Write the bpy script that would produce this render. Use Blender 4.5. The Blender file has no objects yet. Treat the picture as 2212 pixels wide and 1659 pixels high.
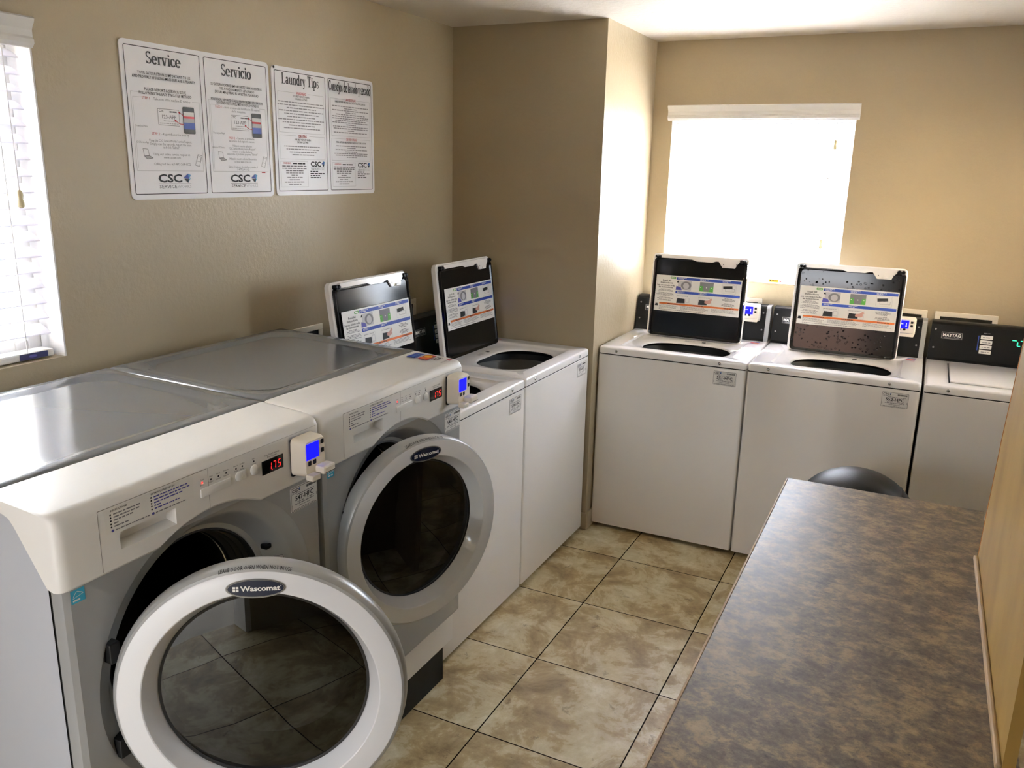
import bpy, bmesh, math, random
from mathutils import Vector, Matrix
random.seed(7)
scene = bpy.context.scene
COL = scene.collection
PI = math.pi

# ------------------------------------------------------------------ colour / material helpers
def lin(h):
    h = h.lstrip('#')
    out = []
    for i in (0, 2, 4):
        c = int(h[i:i+2], 16) / 255
        out.append(c/12.92 if c <= .04045 else ((c+.055)/1.055)**2.4)
    return (out[0], out[1], out[2], 1)

def new_mat(name):
    m = bpy.data.materials.new(name); m.use_nodes = True
    nt = m.node_tree
    return m, nt, nt.nodes['Principled BSDF'], nt.nodes['Material Output']

def pmat(name, col, rough=.5, metal=0.0, spec=.5, emit=None, es=0.0, coat=0.0, bump=None, ior=None):
    m, nt, b, o = new_mat(name)
    b.inputs['Base Color'].default_value = lin(col) if isinstance(col, str) else col
    b.inputs['Roughness'].default_value = rough
    b.inputs['Metallic'].default_value = metal
    b.inputs['Specular IOR Level'].default_value = spec
    if ior: b.inputs['IOR'].default_value = ior
    if coat:
        b.inputs['Coat Weight'].default_value = coat
        b.inputs['Coat Roughness'].default_value = .06
    if emit:
        b.inputs['Emission Color'].default_value = lin(emit)
        b.inputs['Emission Strength'].default_value = es
    if bump:
        sc, st = bump
        n = nt.nodes.new('ShaderNodeTexNoise'); n.inputs['Scale'].default_value = sc; n.inputs['Detail'].default_value = 3
        tc = nt.nodes.new('ShaderNodeTexCoord'); nt.links.new(tc.outputs['Object'], n.inputs['Vector'])
        bp = nt.nodes.new('ShaderNodeBump'); bp.inputs['Strength'].default_value = st; bp.inputs['Distance'].default_value = .004
        nt.links.new(n.outputs['Fac'], bp.inputs['Height']); nt.links.new(bp.outputs['Normal'], b.inputs['Normal'])
    return m

def ramp(nt, stops):
    r = nt.nodes.new('ShaderNodeValToRGB')
    e = r.color_ramp.elements
    while len(e) > 1: e.remove(e[-1])
    e[0].position = stops[0][0]; e[0].color = lin(stops[0][1])
    for p, c in stops[1:]:
        x = e.new(p); x.color = lin(c)
    return r

def wall_mat(name, col, rough=.42, scale=55, strength=.55):
    m, nt, b, o = new_mat(name)
    tc = nt.nodes.new('ShaderNodeTexCoord')
    b.inputs['Base Color'].default_value = lin(col)
    b.inputs['Roughness'].default_value = rough
    n1 = nt.nodes.new('ShaderNodeTexNoise'); n1.inputs['Scale'].default_value = scale; n1.inputs['Detail'].default_value = 4; n1.inputs['Roughness'].default_value = .6
    nt.links.new(tc.outputs['Object'], n1.inputs['Vector'])
    bp = nt.nodes.new('ShaderNodeBump'); bp.inputs['Strength'].default_value = strength; bp.inputs['Distance'].default_value = .006
    nt.links.new(n1.outputs['Fac'], bp.inputs['Height'])
    nt.links.new(bp.outputs['Normal'], b.inputs['Normal'])
    return m

M = {}
M['wall'] = wall_mat('tan_textured_paint', '#a89a7e', .38, 52, .28)
M['stucco'] = wall_mat('outside_stucco', '#c9b59a', .8, 30, .6)
M['pale_stucco'] = pmat('pale_stucco', '#c3cad6', .9, bump=(30, .4))
M['pinkish'] = pmat('pinkish_blocker', '#a8877c', .85, bump=(30, .4))  # surface of the added wall far outside the doorway
M['ceil'] = wall_mat('ceiling_paint', '#cdc4b3', .6, 40, .6)
M['white'] = pmat('white_enamel', '#e6e3df', .12, coat=.0)
M['white_plastic'] = pmat('white_plastic', '#dfdedb', .3)
M['ivory'] = pmat('ivory_plastic', '#e6dfcf', .45)
M['black'] = pmat('black_plastic', '#080809', .42, spec=.22)
M['black_gloss'] = pmat('black_gloss_enamel', '#09090b', .12, spec=.34)
def wet_gloss():
    m = pmat('black_gloss_with_drops', '#0b0b0d', .12, spec=.6)
    nt = m.node_tree; b = nt.nodes['Principled BSDF']
    tc = nt.nodes.new('ShaderNodeTexCoord'); v = nt.nodes.new('ShaderNodeTexVoronoi'); v.inputs['Scale'].default_value = 62
    n = nt.nodes.new('ShaderNodeTexNoise'); n.inputs['Scale'].default_value = 9
    nt.links.new(tc.outputs['Object'], v.inputs['Vector']); nt.links.new(tc.outputs['Object'], n.inputs['Vector'])
    r1 = ramp(nt, [(.0, '#ffffff'), (.22, '#ffffff'), (.30, '#000000')]); nt.links.new(v.outputs['Distance'], r1.inputs['Fac'])
    r2 = ramp(nt, [(.5, '#000000'), (.56, '#ffffff')]); nt.links.new(n.outputs['Fac'], r2.inputs['Fac'])
    mu = nt.nodes.new('ShaderNodeMath'); mu.operation = 'MULTIPLY'; nt.links.new(r1.outputs[0], mu.inputs[0]); nt.links.new(r2.outputs[0], mu.inputs[1])
    bp = nt.nodes.new('ShaderNodeBump'); bp.inputs['Strength'].default_value = 1; bp.inputs['Distance'].default_value = .004
    nt.links.new(mu.outputs[0], bp.inputs['Height']); nt.links.new(bp.outputs['Normal'], b.inputs['Normal'])
    return m
M['black_gloss_wet'] = wet_gloss()
M['rubber'] = pmat('black_rubber', '#070707', .55)
M['seam'] = pmat('dark_gap', '#17150f', .9)
M['groove'] = pmat('grey_groove', '#8d8a85', .7)
M['silver'] = pmat('silver_paint', '#8a8d90', .17, metal=.5)
M['silver_front'] = pmat('silver_front_paint', '#a4a6a7', .36, metal=.3)
M['silver_side'] = pmat('silver_side_paint', '#b6bac2', .33, metal=.15)
M['chrome'] = pmat('chrome', '#b8b8b8', .2, metal=1)
M['steel'] = pmat('drum_steel', '#8f8f8c', .35, metal=.8)
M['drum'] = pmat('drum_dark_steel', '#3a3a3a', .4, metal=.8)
M['basket'] = pmat('grey_basket', '#7c7a75', .45)
M['blue_lcd'] = pmat('blue_lcd', '#0505ff', .5, spec=.1, emit='#1212ff', es=.75)
M['lcd_text'] = pmat('lcd_text', '#c8d0ff', .4, emit='#c8d0ff', es=1.0)
M['red_led'] = pmat('red_led', '#ff1a1a', .4, emit='#ff2020', es=1.2)
M['green_led'] = pmat('green_led', '#20ff90', .4, emit='#30ffa0', es=1.0)
M['ink'] = pmat('black_ink', '#15161b', .6)
M['ink_grey'] = pmat('grey_ink', '#77767a', .6)
M['ink_navy'] = pmat('navy_ink', '#22225c', .5)
M['ink_mid'] = pmat('mid_grey_ink', '#97959a', .6)
M['ink_light'] = pmat('pale_ink', '#b9b8bb', .6)
M['ink_red'] = pmat('red_ink', '#b8323c', .6)
M['ink_blue'] = pmat('blue_ink', '#1f3f9a', .5)
M['ink_lblue'] = pmat('mid_blue_ink', '#3d8ac2', .5)
M['ink_cyan'] = pmat('cyan_ink', '#2f9fc4', .5)
M['ink_orange'] = pmat('orange_ink', '#c2611f', .5)
M['ink_green'] = pmat('green_ink', '#4d9a3c', .5)
M['ink_purple'] = pmat('purple_ink', '#4a4a9c', .5)
M['ink_yellow'] = pmat('yellow_ink', '#e0a81e', .5)
M['skin_ink'] = pmat('pink_ink', '#c99a8c', .5)
M['paper'] = pmat('glossy_sign_white', '#f0f0f4', .32)
M['label'] = pmat('label_white', '#dddcd8', .4)
M['navy'] = pmat('navy_badge', '#131c33', .25)
M['slat'] = None
M['grout'] = pmat('grout', '#2c241b', .9)
M['bin'] = pmat('black_bin_plastic', '#121213', .42, spec=.3, bump=(220, .12))
M['vinyl'] = pmat('window_vinyl', '#e8e8e8', .4)
M['asphalt'] = pmat('brown_paving', '#6a6664', .9)
M['concrete'] = pmat('pale_concrete', '#c4c0b8', .9)
M['tassel'] = pmat('cream_tassel', '#cfc39a', .5)
M['cabinet_side'] = pmat('laminate_base', '#6a5a48', .6)

def slat_material():
    m, nt, b, o = new_mat('white_slat')
    b.inputs['Base Color'].default_value = lin('#efeff2'); b.inputs['Roughness'].default_value = .4
    t = nt.nodes.new('ShaderNodeBsdfTranslucent'); t.inputs['Color'].default_value = lin('#f4f4ff')
    mx = nt.nodes.new('ShaderNodeMixShader'); mx.inputs['Fac'].default_value = .3
    nt.links.new(b.outputs[0], mx.inputs[1]); nt.links.new(t.outputs[0], mx.inputs[2]); nt.links.new(mx.outputs[0], o.inputs['Surface'])
    return m
M['slat'] = slat_material()

def pane_material(name, tint, gloss_ior=1.45):
    m, nt, b, o = new_mat(name)
    tr = nt.nodes.new('ShaderNodeBsdfTransparent'); tr.inputs['Color'].default_value = tint
    gl = nt.nodes.new('ShaderNodeBsdfGlossy'); gl.inputs['Roughness'].default_value = .01
    fr = nt.nodes.new('ShaderNodeFresnel'); fr.inputs['IOR'].default_value = gloss_ior
    mx = nt.nodes.new('ShaderNodeMixShader')
    nt.links.new(fr.outputs[0], mx.inputs['Fac']); nt.links.new(tr.outputs[0], mx.inputs[1]); nt.links.new(gl.outputs[0], mx.inputs[2])
    nt.links.new(mx.outputs[0], o.inputs['Surface'])
    return m
M['pane'] = pane_material('window_pane', (.96, .98, 1, 1))
M['smoke'] = pane_material('smoked_door_glass', (.30, .31, .30, 1), 1.62)

TILE, TX, TY = .4536, .9276, .6639
def floor_material():
    m, nt, b, o = new_mat('marbled_floor_tile')
    N = nt.nodes; L = nt.links
    tc = N.new('ShaderNodeTexCoord')
    sep = N.new('ShaderNodeSeparateXYZ'); L.new(tc.outputs['Object'], sep.inputs[0])
    def mth(op, a, bb=None):
        n = N.new('ShaderNodeMath'); n.operation = op
        for i, v in enumerate((a, bb)):
            if v is None: continue
            if isinstance(v, (int, float)): n.inputs[i].default_value = v
            else: L.new(v, n.inputs[i])
        return n.outputs[0]
    cells, edges = [], []
    for ax, off in (('X', TX), ('Y', TY)):
        s = mth('DIVIDE', mth('SUBTRACT', sep.outputs[ax], off), TILE)
        cells.append(mth('FLOOR', s))
        fr = mth('FRACT', s)
        edges.append(mth('MINIMUM', fr, mth('SUBTRACT', 1.0, fr)))
    e = mth('MINIMUM', edges[0], edges[1])
    grout = mth('LESS_THAN', e, .0048)
    cv = N.new('ShaderNodeCombineXYZ'); L.new(cells[0], cv.inputs[0]); L.new(cells[1], cv.inputs[1])
    wn = N.new('ShaderNodeTexWhiteNoise'); L.new(cv.outputs[0], wn.inputs['Vector'])
    sc = N.new('ShaderNodeVectorMath'); sc.operation = 'SCALE'; sc.inputs['Scale'].default_value = 9.0; L.new(wn.outputs['Color'], sc.inputs[0])
    ad = N.new('ShaderNodeVectorMath'); ad.operation = 'ADD'; L.new(tc.outputs['Object'], ad.inputs[0]); L.new(sc.outputs[0], ad.inputs[1])
    n1 = N.new('ShaderNodeTexNoise'); n1.inputs['Scale'].default_value = 5.5; n1.inputs['Detail'].default_value = 10; n1.inputs['Roughness'].default_value = .7; n1.inputs['Distortion'].default_value = .35
    L.new(ad.outputs[0], n1.inputs['Vector'])
    r1 = ramp(nt, [(.34, '#84714c'), (.44, '#a18d65'), (.49, '#ad9a71'), (.515, '#bbad88'), (.57, '#c4b895'), (.68, '#d9d1b8')])
    L.new(n1.outputs['Fac'], r1.inputs['Fac'])
    n2 = N.new('ShaderNodeTexNoise'); n2.inputs['Scale'].default_value = 17; n2.inputs['Detail'].default_value = 8; n2.inputs['Roughness'].default_value = .75; n2.inputs['Distortion'].default_value = .6
    L.new(ad.outputs[0], n2.inputs['Vector'])
    r2 = ramp(nt, [(.33, '#6a5a42'), (.40, '#ffffff')]); L.new(n2.outputs['Fac'], r2.inputs['Fac'])
    mul = N.new('ShaderNodeMix'); mul.data_type = 'RGBA'; mul.blend_type = 'MULTIPLY'; mul.inputs['Factor'].default_value = .5
    L.new(r1.outputs[0], mul.inputs['A']); L.new(r2.outputs[0], mul.inputs['B'])
    mx = N.new('ShaderNodeMix'); mx.data_type = 'RGBA'; L.new(grout, mx.inputs['Factor'])
    L.new(mul.outputs['Result'], mx.inputs['A']); mx.inputs['B'].default_value = lin('#1c150e')
    L.new(mx.outputs['Result'], b.inputs['Base Color'])
    rg = mth('ADD', .42, mth('MULTIPLY', grout, .5)); L.new(rg, b.inputs['Roughness'])
    sp = mth('SUBTRACT', .5, mth('MULTIPLY', grout, .48)); L.new(sp, b.inputs['Specular IOR Level'])
    inv = mth('SUBTRACT', 1.0, grout)
    bp = N.new('ShaderNodeBump'); bp.inputs['Distance'].default_value = .003; bp.inputs['Strength'].default_value = .6
    L.new(inv, bp.inputs['Height']); L.new(bp.outputs['Normal'], b.inputs['Normal'])
    return m
M['floor'] = floor_material()

def laminate_material():
    m, nt, b, o = new_mat('brown_mottled_laminate')
    N = nt.nodes; L = nt.links
    tc = N.new('ShaderNodeTexCoord')
    mp = N.new('ShaderNodeMapping'); mp.inputs['Scale'].default_value = (.85, 1.0, 1.0); mp.inputs['Rotation'].default_value = (0, 0, .2)
    L.new(tc.outputs['Object'], mp.inputs['Vector'])
    n1 = N.new('ShaderNodeTexNoise'); n1.inputs['Scale'].default_value = 29; n1.inputs['Detail'].default_value = 9; n1.inputs['Roughness'].default_value = .76; n1.inputs['Distortion'].default_value = .15
    n2 = N.new('ShaderNodeTexNoise'); n2.inputs['Scale'].default_value = 110; n2.inputs['Detail'].default_value = 6; n2.inputs['Roughness'].default_value = .7
    for n in (n1, n2): L.new(mp.outputs[0], n.inputs['Vector'])
    r1 = ramp(nt, [(.30, '#3a3028'), (.43, '#57493b'), (.50, '#6a5b4a'), (.57, '#847254'), (.68, '#998665')])
    L.new(n1.outputs['Fac'], r1.inputs['Fac'])
    r2 = ramp(nt, [(.30, '#7a706c'), (.46, '#ffffff')]); L.new(n2.outputs['Fac'], r2.inputs['Fac'])
    mul = N.new('ShaderNodeMix'); mul.data_type = 'RGBA'; mul.blend_type = 'MULTIPLY'; mul.inputs['Factor'].default_value = .75
    L.new(r1.outputs[0], mul.inputs['A']); L.new(r2.outputs[0], mul.inputs['B'])
    L.new(mul.outputs['Result'], b.inputs['Base Color'])
    b.inputs['Roughness'].default_value = .4
    return m
M['laminate'] = laminate_material()

def wood_material():
    m, nt, b, o = new_mat('worn_tan_board')
    N = nt.nodes; L = nt.links
    tc = N.new('ShaderNodeTexCoord')
    mp = N.new('ShaderNodeMapping'); mp.inputs['Scale'].default_value = (1, 1.2, .5); L.new(tc.outputs['Object'], mp.inputs['Vector'])
    n1 = N.new('ShaderNodeTexNoise'); n1.inputs['Scale'].default_value = 7; n1.inputs['Detail'].default_value = 6; L.new(mp.outputs[0], n1.inputs['Vector'])
    r1 = ramp(nt, [(.3, '#8a6c36'), (.55, '#9b7d40'), (.75, '#a4864a')]); L.new(n1.outputs['Fac'], r1.inputs['Fac'])
    n2 = N.new('ShaderNodeTexNoise'); n2.inputs['Scale'].default_value = 24; n2.inputs['Detail'].default_value = 5; L.new(mp.outputs[0], n2.inputs['Vector'])
    r2 = ramp(nt, [(.26, '#4a3015'), (.30, '#ffffff')]); L.new(n2.outputs['Fac'], r2.inputs['Fac'])
    mul = N.new('ShaderNodeMix'); mul.data_type = 'RGBA'; mul.blend_type = 'MULTIPLY'; mul.inputs['Factor'].default_value = .9
    L.new(r1.outputs[0], mul.inputs['A']); L.new(r2.outputs[0], mul.inputs['B'])
    L.new(mul.outputs['Result'], b.inputs['Base Color']); b.inputs['Roughness'].default_value = .5
    return m
M['wood'] = wood_material()
M['wood_edge'] = pmat('orange_wood_edge', '#a8671f', .6)
M['trim_wood'] = pmat('pale_trim_strip', '#a38a68', .55)

# ------------------------------------------------------------------ object helpers
def link(o, parent=None):
    COL.objects.link(o)
    if parent is not None: o.parent = parent
    return o

def obj(name, bm, mats, parent=None, smooth=False, angle=40):
    me = bpy.data.meshes.new(name)
    bmesh.ops.recalc_face_normals(bm, faces=bm.faces[:]) if getattr(bm, '_recalc', True) is True and name not in NO_RECALC else None
    if smooth:
        for f in bm.faces: f.smooth = True
        for e in bm.edges:
            if len(e.link_faces) == 2:
                try:
                    if e.calc_face_angle() > math.radians(angle): e.smooth = False
                except ValueError: pass
    bm.to_mesh(me); bm.free()
    for m in (mats if isinstance(mats, (list, tuple)) else [mats]): me.materials.append(M[m])
    o = bpy.data.objects.new(name, me)
    return link(o, parent)
NO_RECALC = set()

def thing(name, label, cat, loc=(0, 0, 0), rz=0, group=None):
    o = bpy.data.objects.new(name, None); COL.objects.link(o)
    o.location = loc; o.rotation_euler = (0, 0, rz); o.empty_display_size = .1
    o['label'] = label; o['category'] = cat
    if group: o['group'] = group
    return o
def tag(o, label, cat, group=None):
    o['label'] = label; o['category'] = cat
    if group: o['group'] = group
    return o
def struct(o): o['kind'] = 'structure'; return o

def box(bm, x0, x1, y0, y1, z0, z1, bev=0, seg=2, mi=0, skip=()):
    vs = [bm.verts.new((x, y, z)) for x in (x0, x1) for y in (y0, y1) for z in (z0, z1)]
    F = {'x0': (0, 1, 3, 2), 'x1': (4, 6, 7, 5), 'y0': (0, 4, 5, 1), 'y1': (2, 3, 7, 6), 'z0': (0, 2, 6, 4), 'z1': (1, 5, 7, 3)}
    fs = []
    for k, ix in F.items():
        if k in skip: continue
        f = bm.faces.new([vs[i] for i in ix]); f.material_index = mi; fs.append(f)
    if bev:
        es = list({e for f in fs for e in f.edges if len(e.link_faces) == 2})
        r = bmesh.ops.bevel(bm, geom=es, offset=bev, segments=seg, profile=.5, affect='EDGES')
        for f in r['faces']: f.material_index = mi
    return fs

def ring_verts(bm, pts): return [bm.verts.new(p) for p in pts]
def bridge(bm, a, b, mi=0, closed=True):
    n = len(a)
    for i in range(n if closed else n-1):
        j = (i+1) % n
        try:
            f = bm.faces.new((a[i], a[j], b[j], b[i])); f.material_index = mi
        except ValueError: pass
def cap(bm, r, mi=0):
    f = bm.faces.new(r); f.material_index = mi; return f

def rrect(x0, x1, y0, y1, r, k=8):
    r = min(r, (x1-x0)/2-1e-5, (y1-y0)/2-1e-5)
    out = []
    for cx, cy, a0 in ((x1-r, y1-r, 0), (x0+r, y1-r, 90), (x0+r, y0+r, 180), (x1-r, y0+r, 270)):
        for i in range(k):
            a = math.radians(a0 + 90*i/(k-1)); out.append((cx+r*math.cos(a), cy+r*math.sin(a)))
    return out

def lathe(bm, prof, seg=64, mats=None, M4=None, close_start=False, close_end=False):
    """profile of (r, h) spun about local z; M4 places it"""
    M4 = M4 or Matrix.Identity(4)
    rings = []
    for r, h in prof:
        rings.append([bm.verts.new(M4 @ Vector((r*math.cos(2*PI*i/seg), r*math.sin(2*PI*i/seg), h))) for i in range(seg)])
    for k in range(len(rings)-1): bridge(bm, rings[k], rings[k+1], mats[k] if mats else 0)
    if close_start: cap(bm, rings[0], mats[0] if mats else 0)
    if close_end: cap(bm, rings[-1], mats[-1] if mats else 0)
    return rings

def tube(bm, pts, r, seg=8, mi=0):
    pts = [Vector(p) for p in pts]; rings = []
    for i, p in enumerate(pts):
        d = (pts[min(i+1, len(pts)-1)] - pts[max(i-1, 0)]).normalized()
        a = d.orthogonal().normalized(); b = d.cross(a)
        if rings_ref: pass
        rings.append([bm.verts.new(p + (a*math.cos(2*PI*k/seg) + b*math.sin(2*PI*k/seg))*r) for k in range(seg)])
    for k in range(len(rings)-1): bridge(bm, rings[k], rings[k+1], mi)
    cap(bm, rings[0], mi); cap(bm, rings[-1], mi)
rings_ref = False

# ------------------------------------------------------------------ printing on surfaces
class Frame:
    """a flat drawing surface: origin O, right U, up V, normal N"""
    def __init__(s, O, U, V, N): s.O, s.U, s.V, s.N = Vector(O), Vector(U), Vector(V), Vector(N)
    def p(s, u, v, n=0): return s.O + s.U*u + s.V*v + s.N*n
    def sub(s, u, v): return Frame(s.p(u, v), s.U, s.V, s.N)

def quad(bm, fr, u0, v0, u1, v1, mi=0, n=0.0006):
    f = bm.faces.new([bm.verts.new(fr.p(*q, n)) for q in ((u0, v0), (u1, v0), (u1, v1), (u0, v1))]); f.material_index = mi
def poly(bm, fr, pts, mi=0, n=0.0006):
    f = bm.faces.new([bm.verts.new(fr.p(u, v, n)) for u, v in pts]); f.material_index = mi
def outline(bm, fr, u0, v0, u1, v1, w, r=0.0, mi=0, n=0.0006):
    a = rrect(u0, u1, v0, v1, max(r, 1e-4), 5); b = rrect(u0+w, u1-w, v0+w, v1-w, max(r-w, 1e-4), 5)
    A = [bm.verts.new(fr.p(u, v, n)) for u, v in a]; B = [bm.verts.new(fr.p(u, v, n)) for u, v in b]
    bridge(bm, A, B, mi)
def rpoly(bm, fr, u0, v0, u1, v1, r, mi=0, n=0.0006):
    poly(bm, fr, rrect(u0, u1, v0, v1, r, 5), mi, n)
def ell(bm, fr, cu, cv, ru, rv, mi=0, n=.0006, seg=28):
    poly(bm, fr, [(cu+ru*math.cos(2*PI*i/seg), cv+rv*math.sin(2*PI*i/seg)) for i in range(seg)], mi, n)
def stroke(bm, fr, pts, w, mi=0, n=.0008):
    for (a, b), (c, d) in zip(pts, pts[1:]):
        L = math.hypot(c-a, d-b) or 1e-9; x, y = -(d-b)/L*w/2, (c-a)/L*w/2
        poly(bm, fr, [(a-x, b-y), (c-x, d-y), (c+x, d+y), (a+x, b+y)], mi, n)

_tcache = {}
def text_mesh(s, bold, res):
    k = (s, bold, res)
    if k not in _tcache:
        cu = bpy.data.curves.new('lettering', 'FONT'); cu.body = s; cu.size = 1; cu.resolution_u = res
        cu.offset = bold; cu.fill_mode = 'FRONT'
        o = bpy.data.objects.new('lettering', cu)
        me = bpy.data.meshes.new_from_object(o)
        vs = [(v.co.x, v.co.y) for v in me.vertices]; fs = [tuple(p.vertices) for p in me.polygons]
        bpy.data.objects.remove(o); bpy.data.curves.remove(cu); bpy.data.meshes.remove(me)
        _tcache[k] = (vs, fs)
    return _tcache[k]
def text(bm, fr, s, u, v, h, w=None, align='c', bold=0.0, mi=0, n=.0008, res=2, map_uv=None):
    """letters of cap height h, baseline at v; w squeezes the line to that width"""
    vs, fs = text_mesh(s, bold, res)
    if not vs: return
    x0 = min(a for a, _ in vs); x1 = max(a for a, _ in vs)
    sc = h/.69; sx = sc if w is None else w/(x1-x0)
    off = {'c': -(x0+x1)/2, 'l': -x0, 'r': -x1}[align]
    nv = []
    for a, b in vs:
        uu, vv = u+(a+off)*sx, v+b*sc
        if map_uv: uu, vv = map_uv(uu, vv)
        nv.append(bm.verts.new(fr.p(uu, vv, n)))
    for f in fs:
        try:
            q = bm.faces.new([nv[i] for i in f]); q.material_index = mi
        except ValueError: pass
def scribble(bm, fr, u0, u1, v, h, mi=0, n=.0007, rng=random):
    """a line of print too small to read: word-length dashes"""
    u = u0
    while u < u1-h:
        w = min(h*rng.uniform(1.2, 4.2), u1-u)
        quad(bm, fr, u, v, u+w, v+h*.72, mi, n); u += w+h*.55

# bold serif letters for the sign headings: strokes in a 0.7-cap-height box
ST, TH = .165, .058
def G(*a): return a
def _R(a, b, c, d): return ('R', a, b, c, d)
def _A(cx, cy, rx, ry, a0, a1, t=ST, th=TH): return ('A', cx, cy, rx, ry, a0, a1, t, th)
def _L(a, b, c, d, w): return ('L', a, b, c, d, w)
def _D(a, b, r): return ('D', a, b, r)
SER = {
 'S': (.46, [_A(.22, .525, .15, .155, 25, 270, .09, .06), _A(.22, .185, .165, .165, 90, -160, .1, .06), _R(.33, .53, .37, .69), _R(.04, .01, .08, .18)]),
 'e': (.42, [_A(.2, .235, .155, .225, 0, 320), _R(.07, .235, .37, .275)]),
 'r': (.36, [_R(.06, 0, .19, .45), _R(.01, 0, .25, .035), _R(.02, .43, .15, .465), _A(.26, .33, .1, .125, 60, 170, .07, .05), _D(.295, .385, .058)]),
 'v': (.44, [_L(.05, .46, .19, 0, .135), _L(.345, .46, .235, 0, .05), _R(0, .43, .22, .465), _R(.27, .43, .42, .465)]),
 'i': (.24, [_R(.055, 0, .18, .45), _R(.0, 0, .235, .035), _R(.01, .43, .16, .465), _D(.115, .61, .07)]),
 'c': (.39, [_A(.2, .235, .155, .225, 45, 322), _D(.3, .37, .055)]),
 'o': (.43, [_A(.21, .23, .16, .225, 0, 360)]),
 'L': (.55, [_R(.08, 0, .215, .7), _R(.02, 0, .5, .04), _R(.02, .66, .29, .7), _L(.42, 0, .5, .2, .06)]),
 'a': (.42, [_A(.17, .13, .12, .125, 0, 360, .11, .04), _R(.22, .03, .335, .33), _A(.19, .33, .13, .125, 0, 160, .08, .045), _D(.1, .37, .05), _R(.3, 0, .41, .045)]),
 'u': (.5, [_R(.055, .13, .175, .45), _R(.01, .43, .1, .465), _R(.31, 0, .43, .45), _R(.26, .43, .36, .465), _A(.215, .15, .14, .14, 180, 320, .1, .05), _R(.42, 0, .49, .035)]),
 'n': (.5, [_R(.06, 0, .18, .45), _R(.0, 0, .23, .035), _R(.0, .43, .1, .465), _R(.31, 0, .43, .32), _R(.26, 0, .48, .035), _A(.27, .3, .14, .155, 0, 150, .1, .05)]),
 'd': (.48, [_A(.2, .225, .145, .215, 40, 320), _R(.29, 0, .415, .7), _R(.22, .665, .4, .7), _R(.4, 0, .47, .035)]),
 'y': (.44, [_L(.05, .46, .19, 0, .135), _L(.345, .46, .17, -.17, .05), _R(0, .43, .22, .465), _R(.27, .43, .42, .465), _D(.1, -.15, .055)]),
 'T': (.56, [_R(.205, 0, .34, .7), _R(.13, 0, .415, .038), _R(.02, .655, .525, .7), _R(.02, .52, .06, .7), _R(.485, .52, .525, .7)]),
 'p': (.48, [_A(.26, .23, .15, .22, -140, 140), _R(.06, -.2, .18, .45), _R(0, -.2, .25, -.165), _R(0, .43, .1, .465)]),
 's': (.36, [_A(.165, .345, .1, .105, 25, 270, .07, .05), _A(.165, .13, .11, .12, 90, -160, .075, .05), _R(.24, .34, .27, .46), _R(.03, 0, .06, .13)]),
 'C': (.6, [_A(.29, .35, .23, .345, 40, 325), _R(.45, .47, .49, .69)]),
 'j': (.24, [_R(.07, -.1, .19, .45), _R(.01, .43, .16, .465), _D(.125, .61, .07), _A(.07, -.08, .11, .11, 200, 350, .08, .05)]),
 'l': (.24, [_R(.055, 0, .18, .7), _R(.0, 0, .235, .035), _R(.0, .665, .16, .7)]),
 ' ': (.2, []),
}
def serif(bm, fr, s, u, v, h, w, mi=0, n=.0008):
    tot = sum(SER[c][0] for c in s); sx = w/tot; sy = h/.7; x = u-w/2
    for c in s:
        adv, st = SER[c]
        P = lambda a, b: (x+a*sx, v+b*sy)
        for q in st:
            if q[0] == 'R': poly(bm, fr, [P(q[1], q[2]), P(q[3], q[2]), P(q[3], q[4]), P(q[1], q[4])], mi, n)
            elif q[0] == 'L':
                poly(bm, fr, [P(q[1]-q[5]/2, q[2]), P(q[3]-q[5]/2, q[4]), P(q[3]+q[5]/2, q[4]), P(q[1]+q[5]/2, q[2])], mi, n)
            elif q[0] == 'D': poly(bm, fr, [P(q[1]+q[3]*math.cos(i*PI/6), q[2]+q[3]*math.sin(i*PI/6)) for i in range(12)], mi, n)
            else:
                _, cx, cy, rx, ry, a0, a1, t, th = q; k = 18; A = []; B = []
                for i in range(k+1):
                    a = math.radians(a0+(a1-a0)*i/k); ww = th+(t-th)*abs(math.cos(a))
                    A.append(P(cx+(rx+ww*.5)*math.cos(a), cy+(ry+ww*.3)*math.sin(a))); B.append(P(cx+(rx-ww*.5)*math.cos(a), cy+(ry-ww*.7)*math.sin(a)))
                for i in range(k): poly(bm, fr, [A[i], A[i+1], B[i+1], B[i]], mi, n)
        x += adv*sx

INKS = ['ink', 'ink_grey', 'ink_light', 'ink_red', 'ink_blue', 'ink_lblue', 'ink_cyan', 'ink_orange', 'ink_green', 'ink_purple', 'ink_yellow', 'skin_ink', 'label', 'black', 'steel', 'ink_mid', 'ink_navy']
IX = {n: i for i, n in enumerate(INKS)}

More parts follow.
